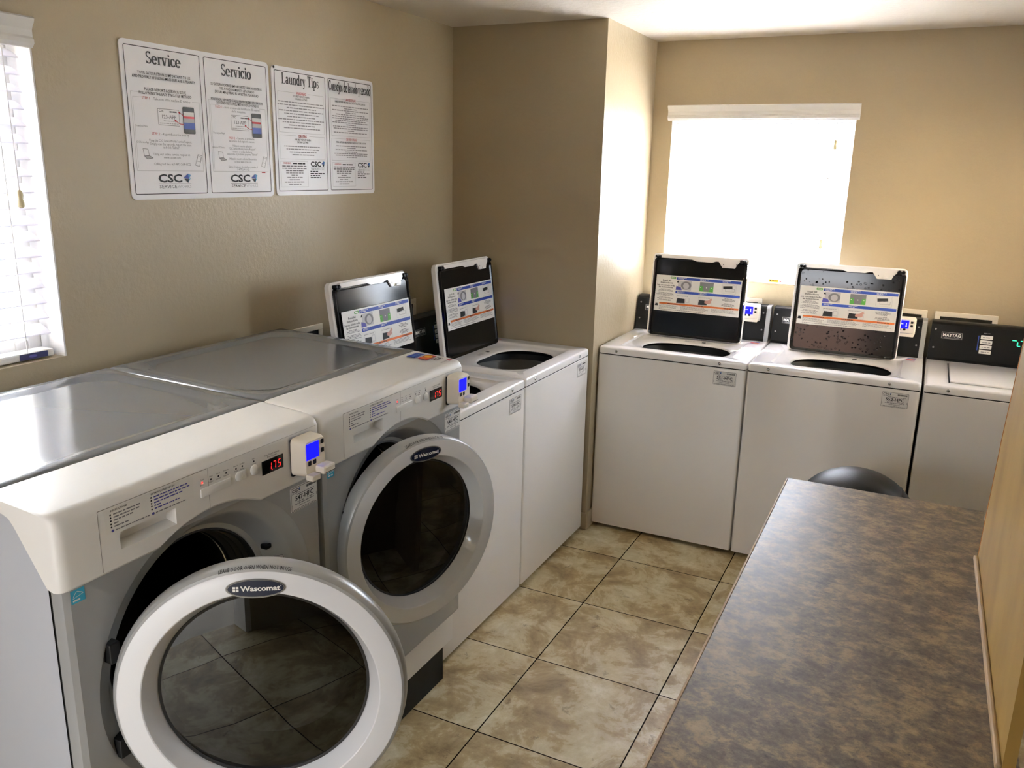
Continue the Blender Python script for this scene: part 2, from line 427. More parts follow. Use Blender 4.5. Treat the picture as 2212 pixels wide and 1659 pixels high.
def csc_logo(bm, fr, u, v, h, w, tail=True):
    """the CSC ServiceWorks mark: letters, blue and green facets, rule, small line"""
    text(bm, fr, 'CSC', u, v, h, w*.72, 'l', .028, IX['ink'])
    a = u+w*.76; s = w*.24
    poly(bm, fr, [(a, v+h*.55), (a+s*.62, v+h*1.12), (a+s*.75, v+h*.4)], IX['ink_blue'], .0008)
    poly(bm, fr, [(a+s*.62, v+h*1.12), (a+s, v+h*.95), (a+s*.75, v+h*.4)], IX['ink_lblue'], .0008)
    poly(bm, fr, [(a+s*.1, v+h*.45), (a+s*.75, v+h*.4), (a+s*.6, v-h*.12)], IX['ink'], .0009)
    poly(bm, fr, [(a+s*.75, v+h*.4), (a+s, v+h*.6), (a+s*.6, v-h*.12)], IX['ink_cyan'], .0008)
    if tail:
        quad(bm, fr, u, v-h*.22, u+w, v-h*.18, IX['ink_grey'])
        text(bm, fr, 'SERVICE', u+w*.02, v-h*.80, h*.42, w*.52, 'l', .0, IX['ink'], res=1)
        text(bm, fr, 'WORKS', u+w*.56, v-h*.80, h*.42, w*.44, 'l', .0, IX['ink_light'], res=1)

# ------------------------------------------------------------------ room shell
XW, YB, XR, YF, ZC = -.095, 1.6, 2.95, -3.12, 2.338
XCOL, YCOL = .666, .889
def wall_boxes(name, parts, mat='wall'):
    bm = bmesh.new()
    for p in parts: box(bm, *p)
    return struct(obj(name, bm, mat))
T = .14
LW = (-2.12, -1.212, 1.185, 2.04)       # side window opening: y0 y1 z0 z1
BW = (.768, 1.632, 1.185, 2.02)         # back window opening: x0 x1 z0 z1
DR = (.66, 1.585, 0, 2.03)              # doorway behind the camera
bm = bmesh.new(); box(bm, XW-T, XR+T, YF-T, YB+T, -.06, 0); struct(obj('floor', bm, 'floor'))
bm = bmesh.new(); box(bm, XW-T, XR+T, YF-T, YB+T, ZC, ZC+.1); struct(obj('ceiling', bm, 'ceil'))
wall_boxes('wall_left', [(XW-T, XW, YF-T, LW[0], 0, ZC), (XW-T, XW, LW[1], YB+T, 0, ZC), (XW-T, XW, LW[0], LW[1], 0, LW[2]), (XW-T, XW, LW[0], LW[1], LW[3], ZC)])
wall_boxes('wall_back', [(XW, BW[0], YB, YB+T, 0, ZC), (BW[1], XR, YB, YB+T, 0, ZC), (BW[0], BW[1], YB, YB+T, 0, BW[2]), (BW[0], BW[1], YB, YB+T, BW[3], ZC)])
RW = (.48, 1.26, 1.15, 2.05)           # window in the wall beyond the board: y0 y1 z0 z1
wall_boxes('wall_right', [(XR, XR+T, YF-T, RW[0], 0, ZC), (XR, XR+T, RW[1], YB+T, 0, ZC), (XR, XR+T, RW[0], RW[1], 0, RW[2]), (XR, XR+T, RW[0], RW[1], RW[3], ZC)])
wall_boxes('wall_front', [(XW, DR[0], YF-T, YF, 0, ZC), (DR[1], XR, YF-T, YF, 0, ZC), (DR[0], DR[1], YF-T, YF, DR[3], ZC)])
bm = bmesh.new(); box(bm, XW, XCOL, YCOL, YB, 0, ZC, 0); struct(obj('wall_column', bm, 'wall'))
bm = bmesh.new()
box(bm, XW, XCOL+.011, YCOL-.011, YCOL, 0, .085, .003); box(bm, XCOL, XCOL+.011, YCOL, YB, 0, .085, .003)
struct(obj('baseboard_column', bm, 'wall'))
bm = bmesh.new()
for x0, x1, z0, z1 in ((DR[0], DR[0]+.03, 0, DR[3]), (DR[1]-.03, DR[1], 0, DR[3]), (DR[0], DR[1], DR[3]-.03, DR[3])): box(bm, x0, x1, YF-T, YF, z0, z1, .003)
struct(obj('trim_1', bm, 'white_plastic'))
bm = bmesh.new(); box(bm, -30, 30, -40, YF-T, -.14, -.07); struct(obj('ground_front', bm, 'asphalt'))
bm = bmesh.new(); box(bm, -30, 30, YF-T, 40, -.14, -.07); struct(obj('ground_back', bm, 'concrete'))

bm = bmesh.new(); box(bm, -14, 17, YF-T-2.3, YF-T, 2.42, 2.56); struct(obj('ceiling_sky_blocker', bm, 'ceil'))  # roof slab added out of view to cut sky light through the doorway
bm = bmesh.new(); box(bm, -14, 17, YF-T, YF, ZC+.11, 13); box(bm, -14, XW-T, YF-T, YF, -.07, ZC+.11); box(bm, XR+T, 17, YF-T, YF, -.07, ZC+.11); struct(obj('wall_sun_blocker', bm, 'stucco'))  # unseen tall wall, added to keep the ground outside the doorway in shade

bm = bmesh.new(); box(bm, -14, 17, YF-T-2.4, YF-T, -.07, -.02); struct(obj('ground_walkway', bm, 'concrete'))
bm = bmesh.new(); box(bm, -2.7, -2.5, YF-T+.01, 9, -.07, 3.4); struct(obj('wall_side_blocker', bm, 'pale_stucco'))  # added out of view to dim the daylight reaching the side window
bm = bmesh.new(); box(bm, XW-T+.045, XW-.001, LW[1]-.005, LW[1], LW[2], LW[3]); box(bm, XW-T+.045, XW-.001, LW[0], LW[0]+.005, LW[2], LW[3]); struct(obj('trim_2', bm, 'vinyl'))
bm = bmesh.new(); box(bm, -14, 17, -11.2, -11, -.07, 2.9); struct(obj('wall_far_blocker', bm, 'pinkish'))  # invented wall, never in view, hides far sunlit ground from the lid reflections

def window(name, side):
    """vinyl frame, meeting rail and panes set at the outer face of the wall"""
    bm = bmesh.new(); g = bmesh.new()
    if side in ('left', 'right'):
        y0, y1, z0, z1 = LW if side == 'left' else RW; X = XW-T+.02 if side == 'left' else XR+T-.02
        for q in ((y0, y0+.04, z0, z1), (y1-.04, y1, z0, z1), (y0+.04, y1-.04, z0, z0+.04), (y0+.04, y1-.04, z1-.04, z1), ((y0+y1)/2-.02, (y0+y1)/2+.02, z0+.04, z1-.04)):
            box(bm, X-.02, X+.02, *q, .003)
        box(g, X-.003, X+.003, y0+.04, y1-.04, z0+.04, z1-.04)
    else:
        x0, x1, z0, z1 = BW; Y = YB+T-.02
        for q in ((x0, x0+.04, z0, z1), (x1-.04, x1, z0, z1), (x0+.04, x1-.04, z0, z0+.04), (x0+.04, x1-.04, z1-.04, z1), ((x0+x1)/2-.02, (x0+x1)/2+.02, z0+.04, z1-.04)):
            box(bm, q[0], q[1], Y-.02, Y+.02, q[2], q[3], .003)
        box(g, x0+.04, x1-.04, Y-.003, Y+.003, z0+.04, z1-.04)
    o = struct(obj(name, bm, 'vinyl')); obj('pane', g, 'pane', o)
window('window_1', 'left'); window('window_2', 'back'); window('window_3', 'right')

# ------------------------------------------------------------------ blinds
def make_blind(name, label, W, H, loc, rz, drop_label, tilt, val_over, tass):
    """local frame: x along the window, -y into the room, z=0 at the top of the valance"""
    t = thing(name, label, 'blind', loc, rz, 'white slatted window blinds')
    bm = bmesh.new()
    prof = [(.0, 0), (-.030, 0), (-.034, -.004), (-.030, -.014), (-.024, -.022), (-.020, -.030), (-.020, -.046), (-.024, -.052), (-.024, -.062), (-.018, -.068), (-.016, -.072), (0, -.072)]
    A = [bm.verts.new((-val_over, y-.004, z)) for y, z in prof]; B = [bm.verts.new((W+val_over, y-.004, z)) for y, z in prof]
    bridge(bm, A, B); cap(bm, A); cap(bm, B)
    obj('valance', bm, 'white_plastic', t, True, 25)
    bm = bmesh.new()
    n = int((H-.105)/.0415); w = .05
    for i in range(n):
        z = -.085-i*.0415; k = 5
        rows = []
        for j in range(k):
            s = (j/(k-1)-.5)*w; zz = .003*(1-(2*s/w)**2)
            rows.append((YS+s*math.cos(tilt)-zz*math.sin(tilt), z+s*math.sin(tilt)+zz*math.cos(tilt)))
        top = [[bm.verts.new((x, y, z2+.0014)) for y, z2 in rows] for x in (.016, W-.016)]
        bot = [[bm.verts.new((x, y, z2-.0014)) for y, z2 in rows] for x in (.016, W-.016)]
        bridge(bm, top[0], top[1], 0, False); bridge(bm, bot[0], bot[1], 0, False)
        for a in (0, 1): bridge(bm, top[a], bot[a], 0, False)
        for jj in (0, k-1): bm.faces.new((top[0][jj], top[1][jj], bot[1][jj], bot[0][jj]))
    obj('slats', bm, 'slat', t, True, 50)
    bm = bmesh.new(); box(bm, .014, W-.014, YS-.026, YS+.026, -H+.004, -H+.024, .005)
    br = obj('bottom_rail', bm, 'white_plastic', t)
    for x in (.09, W*.38, W*.66, W-.09):
        bm = bmesh.new()
        for dy in (-.024, .024): box(bm, x-.001, x+.001, YS+dy-.001, YS+dy+.001, -H+.024, -.07)
        obj('ladder_cord', bm, 'white_plastic', t)
    for (x, zt, cd) in tass:
        bm = bmesh.new(); tube(bm, [(x, YS-.032, -.075), (x, YS-.033, zt)], .0012, 6)
        c = obj('lift_cord', bm, 'white_plastic', t)
        bm = bmesh.new(); lathe(bm, [(.002, .0), (.006, -.004), (.007, -.012), (.0055, -.022), (.0085, -.034), (.008, -.042), (.003, -.046)], 14, None, Matrix.Translation((x, YS-.033, zt)), True, True)
        obj('cord_tassel', bm, 'tassel', t, True)
    bm = bmesh.new(); fr = Frame((0, YS-.026, -H), (1, 0, 0), (0, 0, 1), (0, -1, 0))
    if drop_label == 'blue':
        quad(bm, fr, W-.115, .006, W-.035, .022, IX['ink_navy']); ell(bm, fr, W-.078, .014, .012, .004, IX['ink_purple'], .0009)
    else:
        quad(bm, fr, W*.633, .008, W*.633+.045, .020, IX['ink_yellow']); poly(bm, fr, [(W*.633+.003, .01), (W*.633+.013, .01), (W*.633+.008, .018)], IX['ink'], .0009)
        scribble(bm, fr, W*.633+.016, W*.633+.043, .013, .004, IX['ink']); ell(bm, fr, W*.633+.056, .013, .004, .002, IX['ink_red'])
    obj('warning_label', bm, INKS, t)
    return t
YS = .035
# side window: local x runs toward +y, room side is +x  -> rotate +90 deg
make_blind('window_blind', 'white slatted blind in the window beside the two posters, cord with cream tassel', LW[1]-LW[0]-.012, .868, (XW-.012, LW[0]+.006, 2.052), PI/2, 'blue', math.radians(26), .004, [(LW[1]-LW[0]-.075, -.42, 0)])
make_blind('window_blind', 'white slatted blind glowing in the window above the back row of washers', BW[1]-BW[0]-.012, .848, (BW[0]+.006, YB-.006, 2.034), 0, 'yellow', math.radians(3), .022, [(BW[1]-BW[0]-.085, -.16, 0), (BW[1]-BW[0]-.10, -.62, 0)])
make_blind('window_blind', 'white slatted blind in the side wall beyond the tan board', RW[1]-RW[0]-.012, .912, (XR+.012, RW[1]-.006, 2.062), -PI/2, 'blue', math.radians(12), .004, [(.08, -.42, 0)])

# ------------------------------------------------------------------ wall signs
def sign_base(W, H):
    bm = bmesh.new()
    pts = rrect(0, W, 0, H, .016, 6)
    a = [bm.verts.new((0, u, v)) for u, v in pts]; b = [bm.verts.new((.0035, u, v)) for u, v in pts]
    bridge(bm, a, b); cap(bm, a); cap(bm, b)
    return bm
def V(H, f, top=.03): return H-(top+f*(1-2*top))*H

def phone(bm, fr, u0, v0, u1, v1):
    rpoly(bm, fr, u0, v0, u1, v1, .004, IX['ink'], .0009)
    m = .0022; h = v1-v0
    quad(bm, fr, u0+m, v0+h*.17, u1-m, v0+h*.42, IX['ink_blue'], .0012)
    quad(bm, fr, u0+m, v0+h*.42, u1-m, v0+h*.58, IX['ink_light'], .0012)
    quad(bm, fr, u0+m, v0+h*.58, u1-m, v0+h*.66, IX['ink_red'], .0012)
    quad(bm, fr, u0+m, v0+h*.66, u1-m, v0+h*.82, IX['label'], .0012)
def laptop(bm, fr, u, v, s):
    stroke(bm, fr, [(u, v+s), (u+s*.6, v+s*.95), (u+s*.7, v+s*.35), (u+s*.12, v+s*.3), (u, v+s)], .0012, IX['ink_grey'])
    poly(bm, fr, [(u+s*.12, v+s*.28), (u+s*.72, v+s*.33), (u+s*1.15, v+s*.12), (u+s*.45, v)], IX['ink_light'], .0007)
    stroke(bm, fr, [(u+s*.12, v+s*.28), (u+s*.72, v+s*.33), (u+s*1.15, v+s*.12), (u+s*.45, v), (u+s*.12, v+s*.28)], .0012, IX['ink_grey'])
def cell(bm, fr, u, v, w, h):
    p = [(u, v+h*.1), (u+w*.55, v), (u+w, v+h*.9), (u+w*.45, v+h), (u, v+h*.1)]
    stroke(bm, fr, p, .0012, IX['ink_grey'])
    stroke(bm, fr, [(u+w*.25, v+h*.45), (u+w*.68, v+h*.38), (u+w*.85, v+h*.82), (u+w*.42, v+h*.9), (u+w*.25, v+h*.45)], .0008, IX['ink_grey'])
def card_pic(bm, fr, u0, v0, u1, v1):
    outline(bm, fr, u0, v0, u1, v1, .0012, .003, IX['ink_grey'])
    w, h = u1-u0, v1-v0
    text(bm, fr, 'CSC', u0+w*.05, v0+h*.8, h*.13, w*.22, 'l', .02, IX['ink'], res=1)
    scribble(bm, fr, u0+w*.55, u0+w*.95, v0+h*.8, h*.12, IX['ink_grey'])
    text(bm, fr, '123-APP', (u0+u1)/2+w*.02, v0+h*.42, h*.22, w*.66, 'c', .008, IX['ink_grey'])
    scribble(bm, fr, u0+w*.25, u0+w*.8, v0+h*.25, h*.07, IX['ink_light']); scribble(bm, fr, u0+w*.06, u0+w*.94, v0+h*.1, h*.07, IX['ink_light'])
def arrow(bm, fr, a, b, c):
    stroke(bm, fr, [a, b, c], .0022, IX['ink_red'], .0010)
    d = Vector((c[0]-b[0], c[1]-b[1])).normalized(); q = Vector((-d.y, d.x))
    C = Vector(c)
    poly(bm, fr, [tuple(C+d*.006), tuple(C-d*.002+q*.0045), tuple(C-d*.002-q*.0045)], IX['ink_red'], .0011)

def service_half(bm, fr, W, H, es):
    u0, u1 = 0, W; c = W/2
    outline(bm, fr, u0, .015, u1, H-.014, .0022, .006, IX['ink'])
    vv = lambda f: V(H, f, .035)
    if not es:
        serif(bm, fr, 'Service', c, vv(.105), .034, W*.46)
        for f, s, k in ((.178, 'YOUR SATISFACTION IS IMPORTANT TO US', .70), (.205, 'AND PROPERLY WORKING MACHINES ARE A PRIORITY', .84), (.285, 'PLEASE REPORT A SERVICE ISSUE', .55), (.312, 'FOLLOWING THE EASY TWO-STEP METHOD', .70)):
            text(bm, fr, s, c, vv(f), .0078, W*k, 'c', .012, IX['ink'], res=1)
        text(bm, fr, 'STEP 1', W*.18, vv(.346), .0075, W*.10, 'l', .0, IX['ink_red'], res=1)
        text(bm, fr, '- Take note of the machine ID number', W*.31, vv(.346), .0075, W*.52, 'l', .0, IX['ink_grey'], res=1)
        text(bm, fr, 'STEP 2', W*.27, vv(.585), .0075, W*.11, 'l', .0, IX['ink_red'], res=1)
        text(bm, fr, '- Report the service issue by:', W*.40, vv(.585), .0075, W*.38, 'l', .0, IX['ink_grey'], res=1)
        for f, s, k in ((.632, 'Using the CSC ServiceWorks Service Request.', .58), (.655, 'Simply scan the barcode, report the issue', .56), (.677, 'and click "Submit"', .22), (.726, 'Using our online service request at', .50), (.748, 'www.cscsw.com', .23), (.795, 'Calling toll free at 1-877-264-6622', .50)):
            text(bm, fr, s, W*.52, vv(f), .0072, W*k, 'c', .0, IX['ink_grey'], res=1)
        text(bm, fr, 'Download Here', W*.15, vv(.535), .006, W*.15, 'c', .0, IX['ink_grey'], res=1)
        text(bm, fr, 'CSC Service App', W*.145, vv(.645), .0055, W*.155, 'c', .0, IX['ink_grey'], res=1)
    else:
        serif(bm, fr, 'Servicio', c, vv(.115), .036, W*.48)
        for f, s, k in ((.192, 'SU SATISFACCION ES IMPORTANTE PARA NOSOTROS', .82), (.219, 'Y EL FUNCIONAMIENTO APROPIADO', .56), (.246, 'DE LAS MAQUINAS ES NUESTRA PRIORIDAD', .70), (.302, 'POR FAVOR, REPORTE CUALQUIER PROBLEMA DEL SERVICIO', .84), (.326, 'SIGUIENDO ESTE FACIL METODO DE DOS PASOS', .68)):
            text(bm, fr, s, c, vv(f), .0078, W*k, 'c', .012, IX['ink'], res=1)
        text(bm, fr, 'PASO 1', W*.14, vv(.356), .0075, W*.10, 'l', .0, IX['ink_red'], res=1)
        text(bm, fr, '- Anote el numero de identificacion (ID number)', W*.26, vv(.356), .0075, W*.60, 'l', .0, IX['ink_grey'], res=1)
        text(bm, fr, 'de la maquina', W*.5, vv(.38), .0072, W*.22, 'c', .0, IX['ink_grey'], res=1)
        text(bm, fr, 'PASO 2', W*.32, vv(.585), .0072, W*.10, 'l', .0, IX['ink_red'], res=1)
        text(bm, fr, '- Reporte el problema', W*.44, vv(.585), .0072, W*.30, 'l', .0, IX['ink_grey'], res=1)
        for f, s, k in ((.607, 'de servicio de la siguiente manera:', .42), (.643, 'Utilizando nuestra aplicacion', .32), (.665, '"CSC ServiceWorks Service Request"', .44), (.686, 'escanee el codigo de barra,', .32), (.707, 'seleccione el problema y oprima "Submit"', .50), (.744, 'Utilizando nuestra solicitud de servicio', .46), (.766, 'en linea, www.cscsw.com', .28), (.806, 'Llame al numero de telefono gratuito al', .48), (.828, '1-877-264-6622', .20)):
            text(bm, fr, s, W*.53, vv(f), .0068, W*k, 'c', .0, IX['ink_grey'], res=1)
        text(bm, fr, 'Descargue Aqui', W*.17, vv(.55), .006, W*.17, 'c', .0, IX['ink_grey'], res=1)
        text(bm, fr, 'Aplicacion CSC Service', W*.15, vv(.658), .0055, W*.19, 'c', .0, IX['ink_grey'], res=1)
        scribble(bm, fr, W*.84, W*.93, vv(.845), .006, IX['ink_red'])
    card_pic(bm, fr, W*.37, vv(.515), W*.66, vv(.40)); phone(bm, fr, W*.71, vv(.565), W*.875, vv(.375))
    arrow(bm, fr, (W*.75, vv(.455)), (W*.70, vv(.43)), (W*.665, vv(.42))); arrow(bm, fr, (W*.72, vv(.50)), (W*.66, vv(.498)), (W*.605, vv(.478)))
    laptop(bm, fr, W*.14, vv(.755), .03); cell(bm, fr, W*.84, vv(.80), W*.105, .036)
    a, b, y0, y1 = W*.045, W*.955, vv(.835), vv(.335)
    stroke(bm, fr, [(a+.03, vv(.3)), (a, vv(.3)), (a, y0), (b, y0), (b, vv(.335)), (b-.028, vv(.335))], .0011, IX['ink_light'])
    stroke(bm, fr, [(a+.04, y1), (a+.006, y1), (a+.006, y0+.006)], .0008, IX['ink_light'])
    csc_logo(bm, fr, W*.31, vv(.915), .0225, W*.45)

def tips_half(bm, fr, W, H, es, rng):
    c = W/2; outline(bm, fr, 0, .015, W, H-.014, .0022, .006, IX['ink'])
    vv = lambda f: V(H, f, .035)
    if es: serif(bm, fr, 'Consejos de lavado y secado', c, vv(.1), .036, W*.96)
    else: serif(bm, fr, 'Laundry Tips', c, vv(.1), .036, W*.74)
    def frame_box(a, b, f0, f1, gap):
        m = (a+b)/2
        stroke(bm, fr, [(m-gap, vv(f0)), (a, vv(f0)), (a, vv(f1)), (b, vv(f1)), (b, vv(f0)), (m+gap, vv(f0))], .001, IX['ink_light'])
    frame_box(W*.05, W*.95, .165, .50, W*.13); frame_box(W*.05, W*.95, .525, .725, W*.13); frame_box(W*.05, W*.58, .745, .965, W*.0)
    text(bm, fr, 'LAVADORAS' if es else 'WASHERS', c, vv(.178), .0095, W*(.24 if es else .2), 'c', .012, IX['ink_red'], res=1)
    text(bm, fr, 'SECADORAS' if es else 'DRYERS', c, vv(.54), .0095, W*(.24 if es else .16), 'c', .012, IX['ink_red'], res=1)
    if es:
        text(bm, fr, 'PARA OBTENER MEJORES RESULTADOS AL LAVAR LA ROPA', c, vv(.2), .0065, W*.7, 'c', .012, IX['ink'], res=1)
        text(bm, fr, 'PARA OBTENER MEJORES RESULTADOS AL SECAR LA ROPA', c, vv(.565), .0065, W*.7, 'c', .012, IX['ink'], res=1)
    else:
        text(bm, fr, 'FOR BEST RESULTS WHEN', c, vv(.2), .0065, W*.32, 'c', .012, IX['ink'], res=1)
        text(bm, fr, 'WASHING CLOTHES:', c, vv(.222), .0065, W*.24, 'c', .012, IX['ink'], res=1)
        text(bm, fr, 'FOR BEST RESULTS WHEN', c, vv(.565), .0065, W*.32, 'c', .012, IX['ink'], res=1)
        text(bm, fr, 'DRYING CLOTHES:', c, vv(.587), .0065, W*.22, 'c', .012, IX['ink'], res=1)
    f = .235 if es else .25
    ks = [.84, .3, .84, .24, .68, .84, .84, .72, .84, .22, .82, .8, .16, .8] if es else [.9, .92, .58, .88, .68, .58, .92, .76, .52, .72]
    st = (.49-f)/len(ks)
    for k in ks:
        scribble(bm, fr, c-W*k/2, c+W*k/2, vv(f), .0050, IX['ink_mid'], rng=rng); f += st
    f = .595 if es else .62
    ks = [.7, .2, .74, .3, .8, .74, .24] if es else [.74, .66, .54, .44]
    st = (.715-f)/len(ks)
    for k in ks:
        scribble(bm, fr, c-W*k/2, c+W*k/2, vv(f), .0046, IX['ink_mid'], rng=rng); f += st
    c2 = W*.315
    text(bm, fr, 'ADVERTENCIA:' if es else 'WARNING:', W*.1, vv(.768), .0068, W*.15, 'l', .01, IX['ink_red'], res=1)
    scribble(bm, fr, W*.28, W*.54, vv(.768), .006, IX['ink'], rng=rng)
    for i, k in enumerate([.48, .48, .34, .34, .14, .3, .22, .4, .24]):
        scribble(bm, fr, c2-W*k/2, c2+W*k/2, vv(.79+i*.0195), .0052, IX['ink_grey' if i < 3 else 'ink_mid'], rng=rng)
    csc_logo(bm, fr, W*.64, vv(.785), .0175, W*.30)
    for i, k in enumerate([.16, .31, .2, .22]):
        scribble(bm, fr, W*.63, W*(.63+k), vv(.835+i*.018), .0055, IX['ink'], rng=rng)

def wall_sign(name, label, y0, y1, z0, z1, kind):
    W, H = y1-y0, z1-z0
    t = thing(name, label, 'sign', (XW, y0, z0), 0, 'posters on the tan wall')
    obj('sign_board', sign_base(W, H), 'paper', t)
    for half in (0, 1):
        bm = bmesh.new(); hw = W/2-.021
        fr = Frame((.0036, .013 + half*(W/2-.004+.0), 0), (0, 1, 0), (0, 0, 1), (1, 0, 0))
        if half: fr = Frame((.0036, W-.013-hw, 0), (0, 1, 0), (0, 0, 1), (1, 0, 0))
        if kind == 'service': service_half(bm, fr, hw, H, bool(half))
        else: tips_half(bm, fr, hw, H, bool(half), random.Random(11+half))
        NO_RECALC.add('printed_text'); obj('printed_text', bm, INKS, t)
    bm = bmesh.new()
    for (yy, zz) in (((.012, H-.006),) if kind == 'tips' else ()): lathe(bm, [(.004, 0), (.004, .005), (.001, .006)], 10, None, Matrix.Translation((0, yy, zz)) @ Matrix.Rotation(PI/2, 4, 'Y'), True, True)
    if bm.faces: obj('nail', bm, 'black', t)
    else: bm.free()
wall_sign('service_poster', 'white poster headed Service and Servicio, with phone pictures, nearer the blind', -.9543, -.3585, 1.5995, 2.0420, 'service')
wall_sign('laundry_tips_poster', 'white poster headed Laundry Tips and Consejos, nearer the column', -.3445, .2444, 1.6009, 2.0385, 'tips')

# ------------------------------------------------------------------ wall outlet boxes behind the washers
def outlet_box(label, loc, rz, w, h):
    t = thing('laundry_outlet_box', label, 'outlet box', loc, rz, 'plumbing boxes behind the washers')
    bm = bmesh.new()
    for q in ((0, w, 0, .02), (0, w, h-.022, h), (0, .022, .02, h-.022), (w-.022, w, .02, h-.022)): box(bm, q[0], q[1], -.008, 0, q[2], q[3], .002)
    obj('frame', bm, 'ivory', t)
    bm = bmesh.new(); box(bm, .022, w-.022, -.003, -.001, .02, h-.022); obj('recess', bm, 'seam', t)
    for x in (w*.35, w*.65):
        bm = bmesh.new(); lathe(bm, [(.011, 0), (.011, .006), (.006, .007)], 12, None, Matrix.Translation((x, -.002, h*.4)) @ Matrix.Rotation(PI/2, 4, 'X'), True, True)
        obj('water_valve', bm, 'chrome', t)
outlet_box('ivory plumbing box on the poster wall just above the second front-loader top', (XW, -.40, .965), PI/2, .275, .145)
outlet_box('ivory plumbing box on the poster wall between the two raised washer lids', (XW, .275, .975), PI/2, .275, .147)
outlet_box('ivory plumbing box behind the washer beside the column on the back wall', (1.02, YB, .965), 0, .275, .143)
outlet_box('ivory plumbing box behind the washer with the brownish lid', (1.765, YB, .975), 0, .275, .143)
outlet_box('ivory plumbing box above the console of the washer with the closed lid', (2.072, YB, .975), 0, .255, .143)

# ------------------------------------------------------------------ machine number label
def number_label(parent, fr, w, h, num, name='machine_number_label'):
    bm = bmesh.new(); rr = rrect(0, w, 0, h, .004, 4)
    a = [bm.verts.new(fr.p(u, v, 0)) for u, v in rr]; b = [bm.verts.new(fr.p(u, v, .0008)) for u, v in rr]
    bridge(bm, a, b); cap(bm, b)
    o = obj(name, bm, 'label', parent)
    bm = bmesh.new(); f2 = Frame(fr.p(0, 0, .0008), fr.U, fr.V, fr.N)
    outline(bm, f2, .0012, .0012, w-.0012, h-.0012, .0010, .0035, IX['ink'], .0004)
    csc_logo(bm, f2, w*.05, h*.80, h*.115, w*.30, False)
    scribble(bm, f2, w*.05, w*.32, h*.73, h*.04, IX['ink_grey'])
    u = w*.58
    rng = random.Random(3)
    while u < w*.94:
        d = rng.choice((.0009, .0014, .002)); quad(bm, f2, u, h*.80, u+d, h*.90, IX['ink'], .0004); u += d+.0008
    scribble(bm, f2, w*.22, w*.9, h*.66, h*.045, IX['ink_grey'])
    text(bm, f2, num, w*.5, h*.43, h*.185, w*.68, 'c', .022, IX['ink'], .0005)
    scribble(bm, f2, w*.22, w*.46, h*.35, h*.045, IX['ink_grey']); scribble(bm, f2, w*.60, w*.86, h*.35, h*.045, IX['ink_grey'])
    scribble(bm, f2, w*.14, w*.86, h*.27, h*.05, IX['ink_grey'])
    text(bm, f2, '1-877-264-6622', w*.5, h*.16, h*.055, w*.42, 'c', .005, IX['ink'], .0005, res=1)
    scribble(bm, f2, w*.08, w*.92, h*.065, h*.04, IX['ink_grey'])
    quad(bm, f2, w*.04, h*.18, w*.055, h*.30, IX['ink_grey'], .0004); quad(bm, f2, w*.945, h*.30, w*.96, h*.42, IX['ink_grey'], .0004)
    obj('lettering', bm, INKS, o)

def screw(parent, x, y, z, d='-y', r=.0065):
    bm = bmesh.new()
    R = Matrix.Rotation(PI/2, 4, 'X')
    lathe(bm, [(r, 0), (r, .0015), (r*.75, .0032), (r*.2, .0038)], 14, None, Matrix.Translation((x, y, z)) @ R, False, True)
    return obj('screw', bm, 'chrome', parent, True)

def reader(parent, x, z, yface, w, h, depth, protr, rot=0.0):
    """card reader: rounded white housing, blue screen, four keys, card slot lips"""
    bm = bmesh.new()
    a = rrect(x, x+w, z, z+h, .012, 5); b = rrect(x+.002, x+w-.002, z+.002, z+h-.002, .012, 5); c = rrect(x+.006, x+w-.006, z+.006, z+h-.006, .010, 5)
    r0 = [bm.verts.new((u, yface, v)) for u, v in a]; r1 = [bm.verts.new((u, yface-depth*.8, v)) for u, v in b]; r2 = [bm.verts.new((u, yface-depth, v)) for u, v in c]
    bridge(bm, r0, r1); bridge(bm, r1, r2); cap(bm, r2)
    o = obj('card_reader', bm, 'ivory', parent, True, 50)
    fr = Frame((x, yface-depth, z), (1, 0, 0), (0, 0, 1), (0, -1, 0))
    bm = bmesh.new(); quad(bm, fr, w*.10, h*.46, w*.66, h*.88, 0, .0006); quad(bm, fr, w*.10, h*.46, w*.66, h*.88, 0, .0004)
    obj('display', bm, 'blue_lcd', o)
    return o, fr

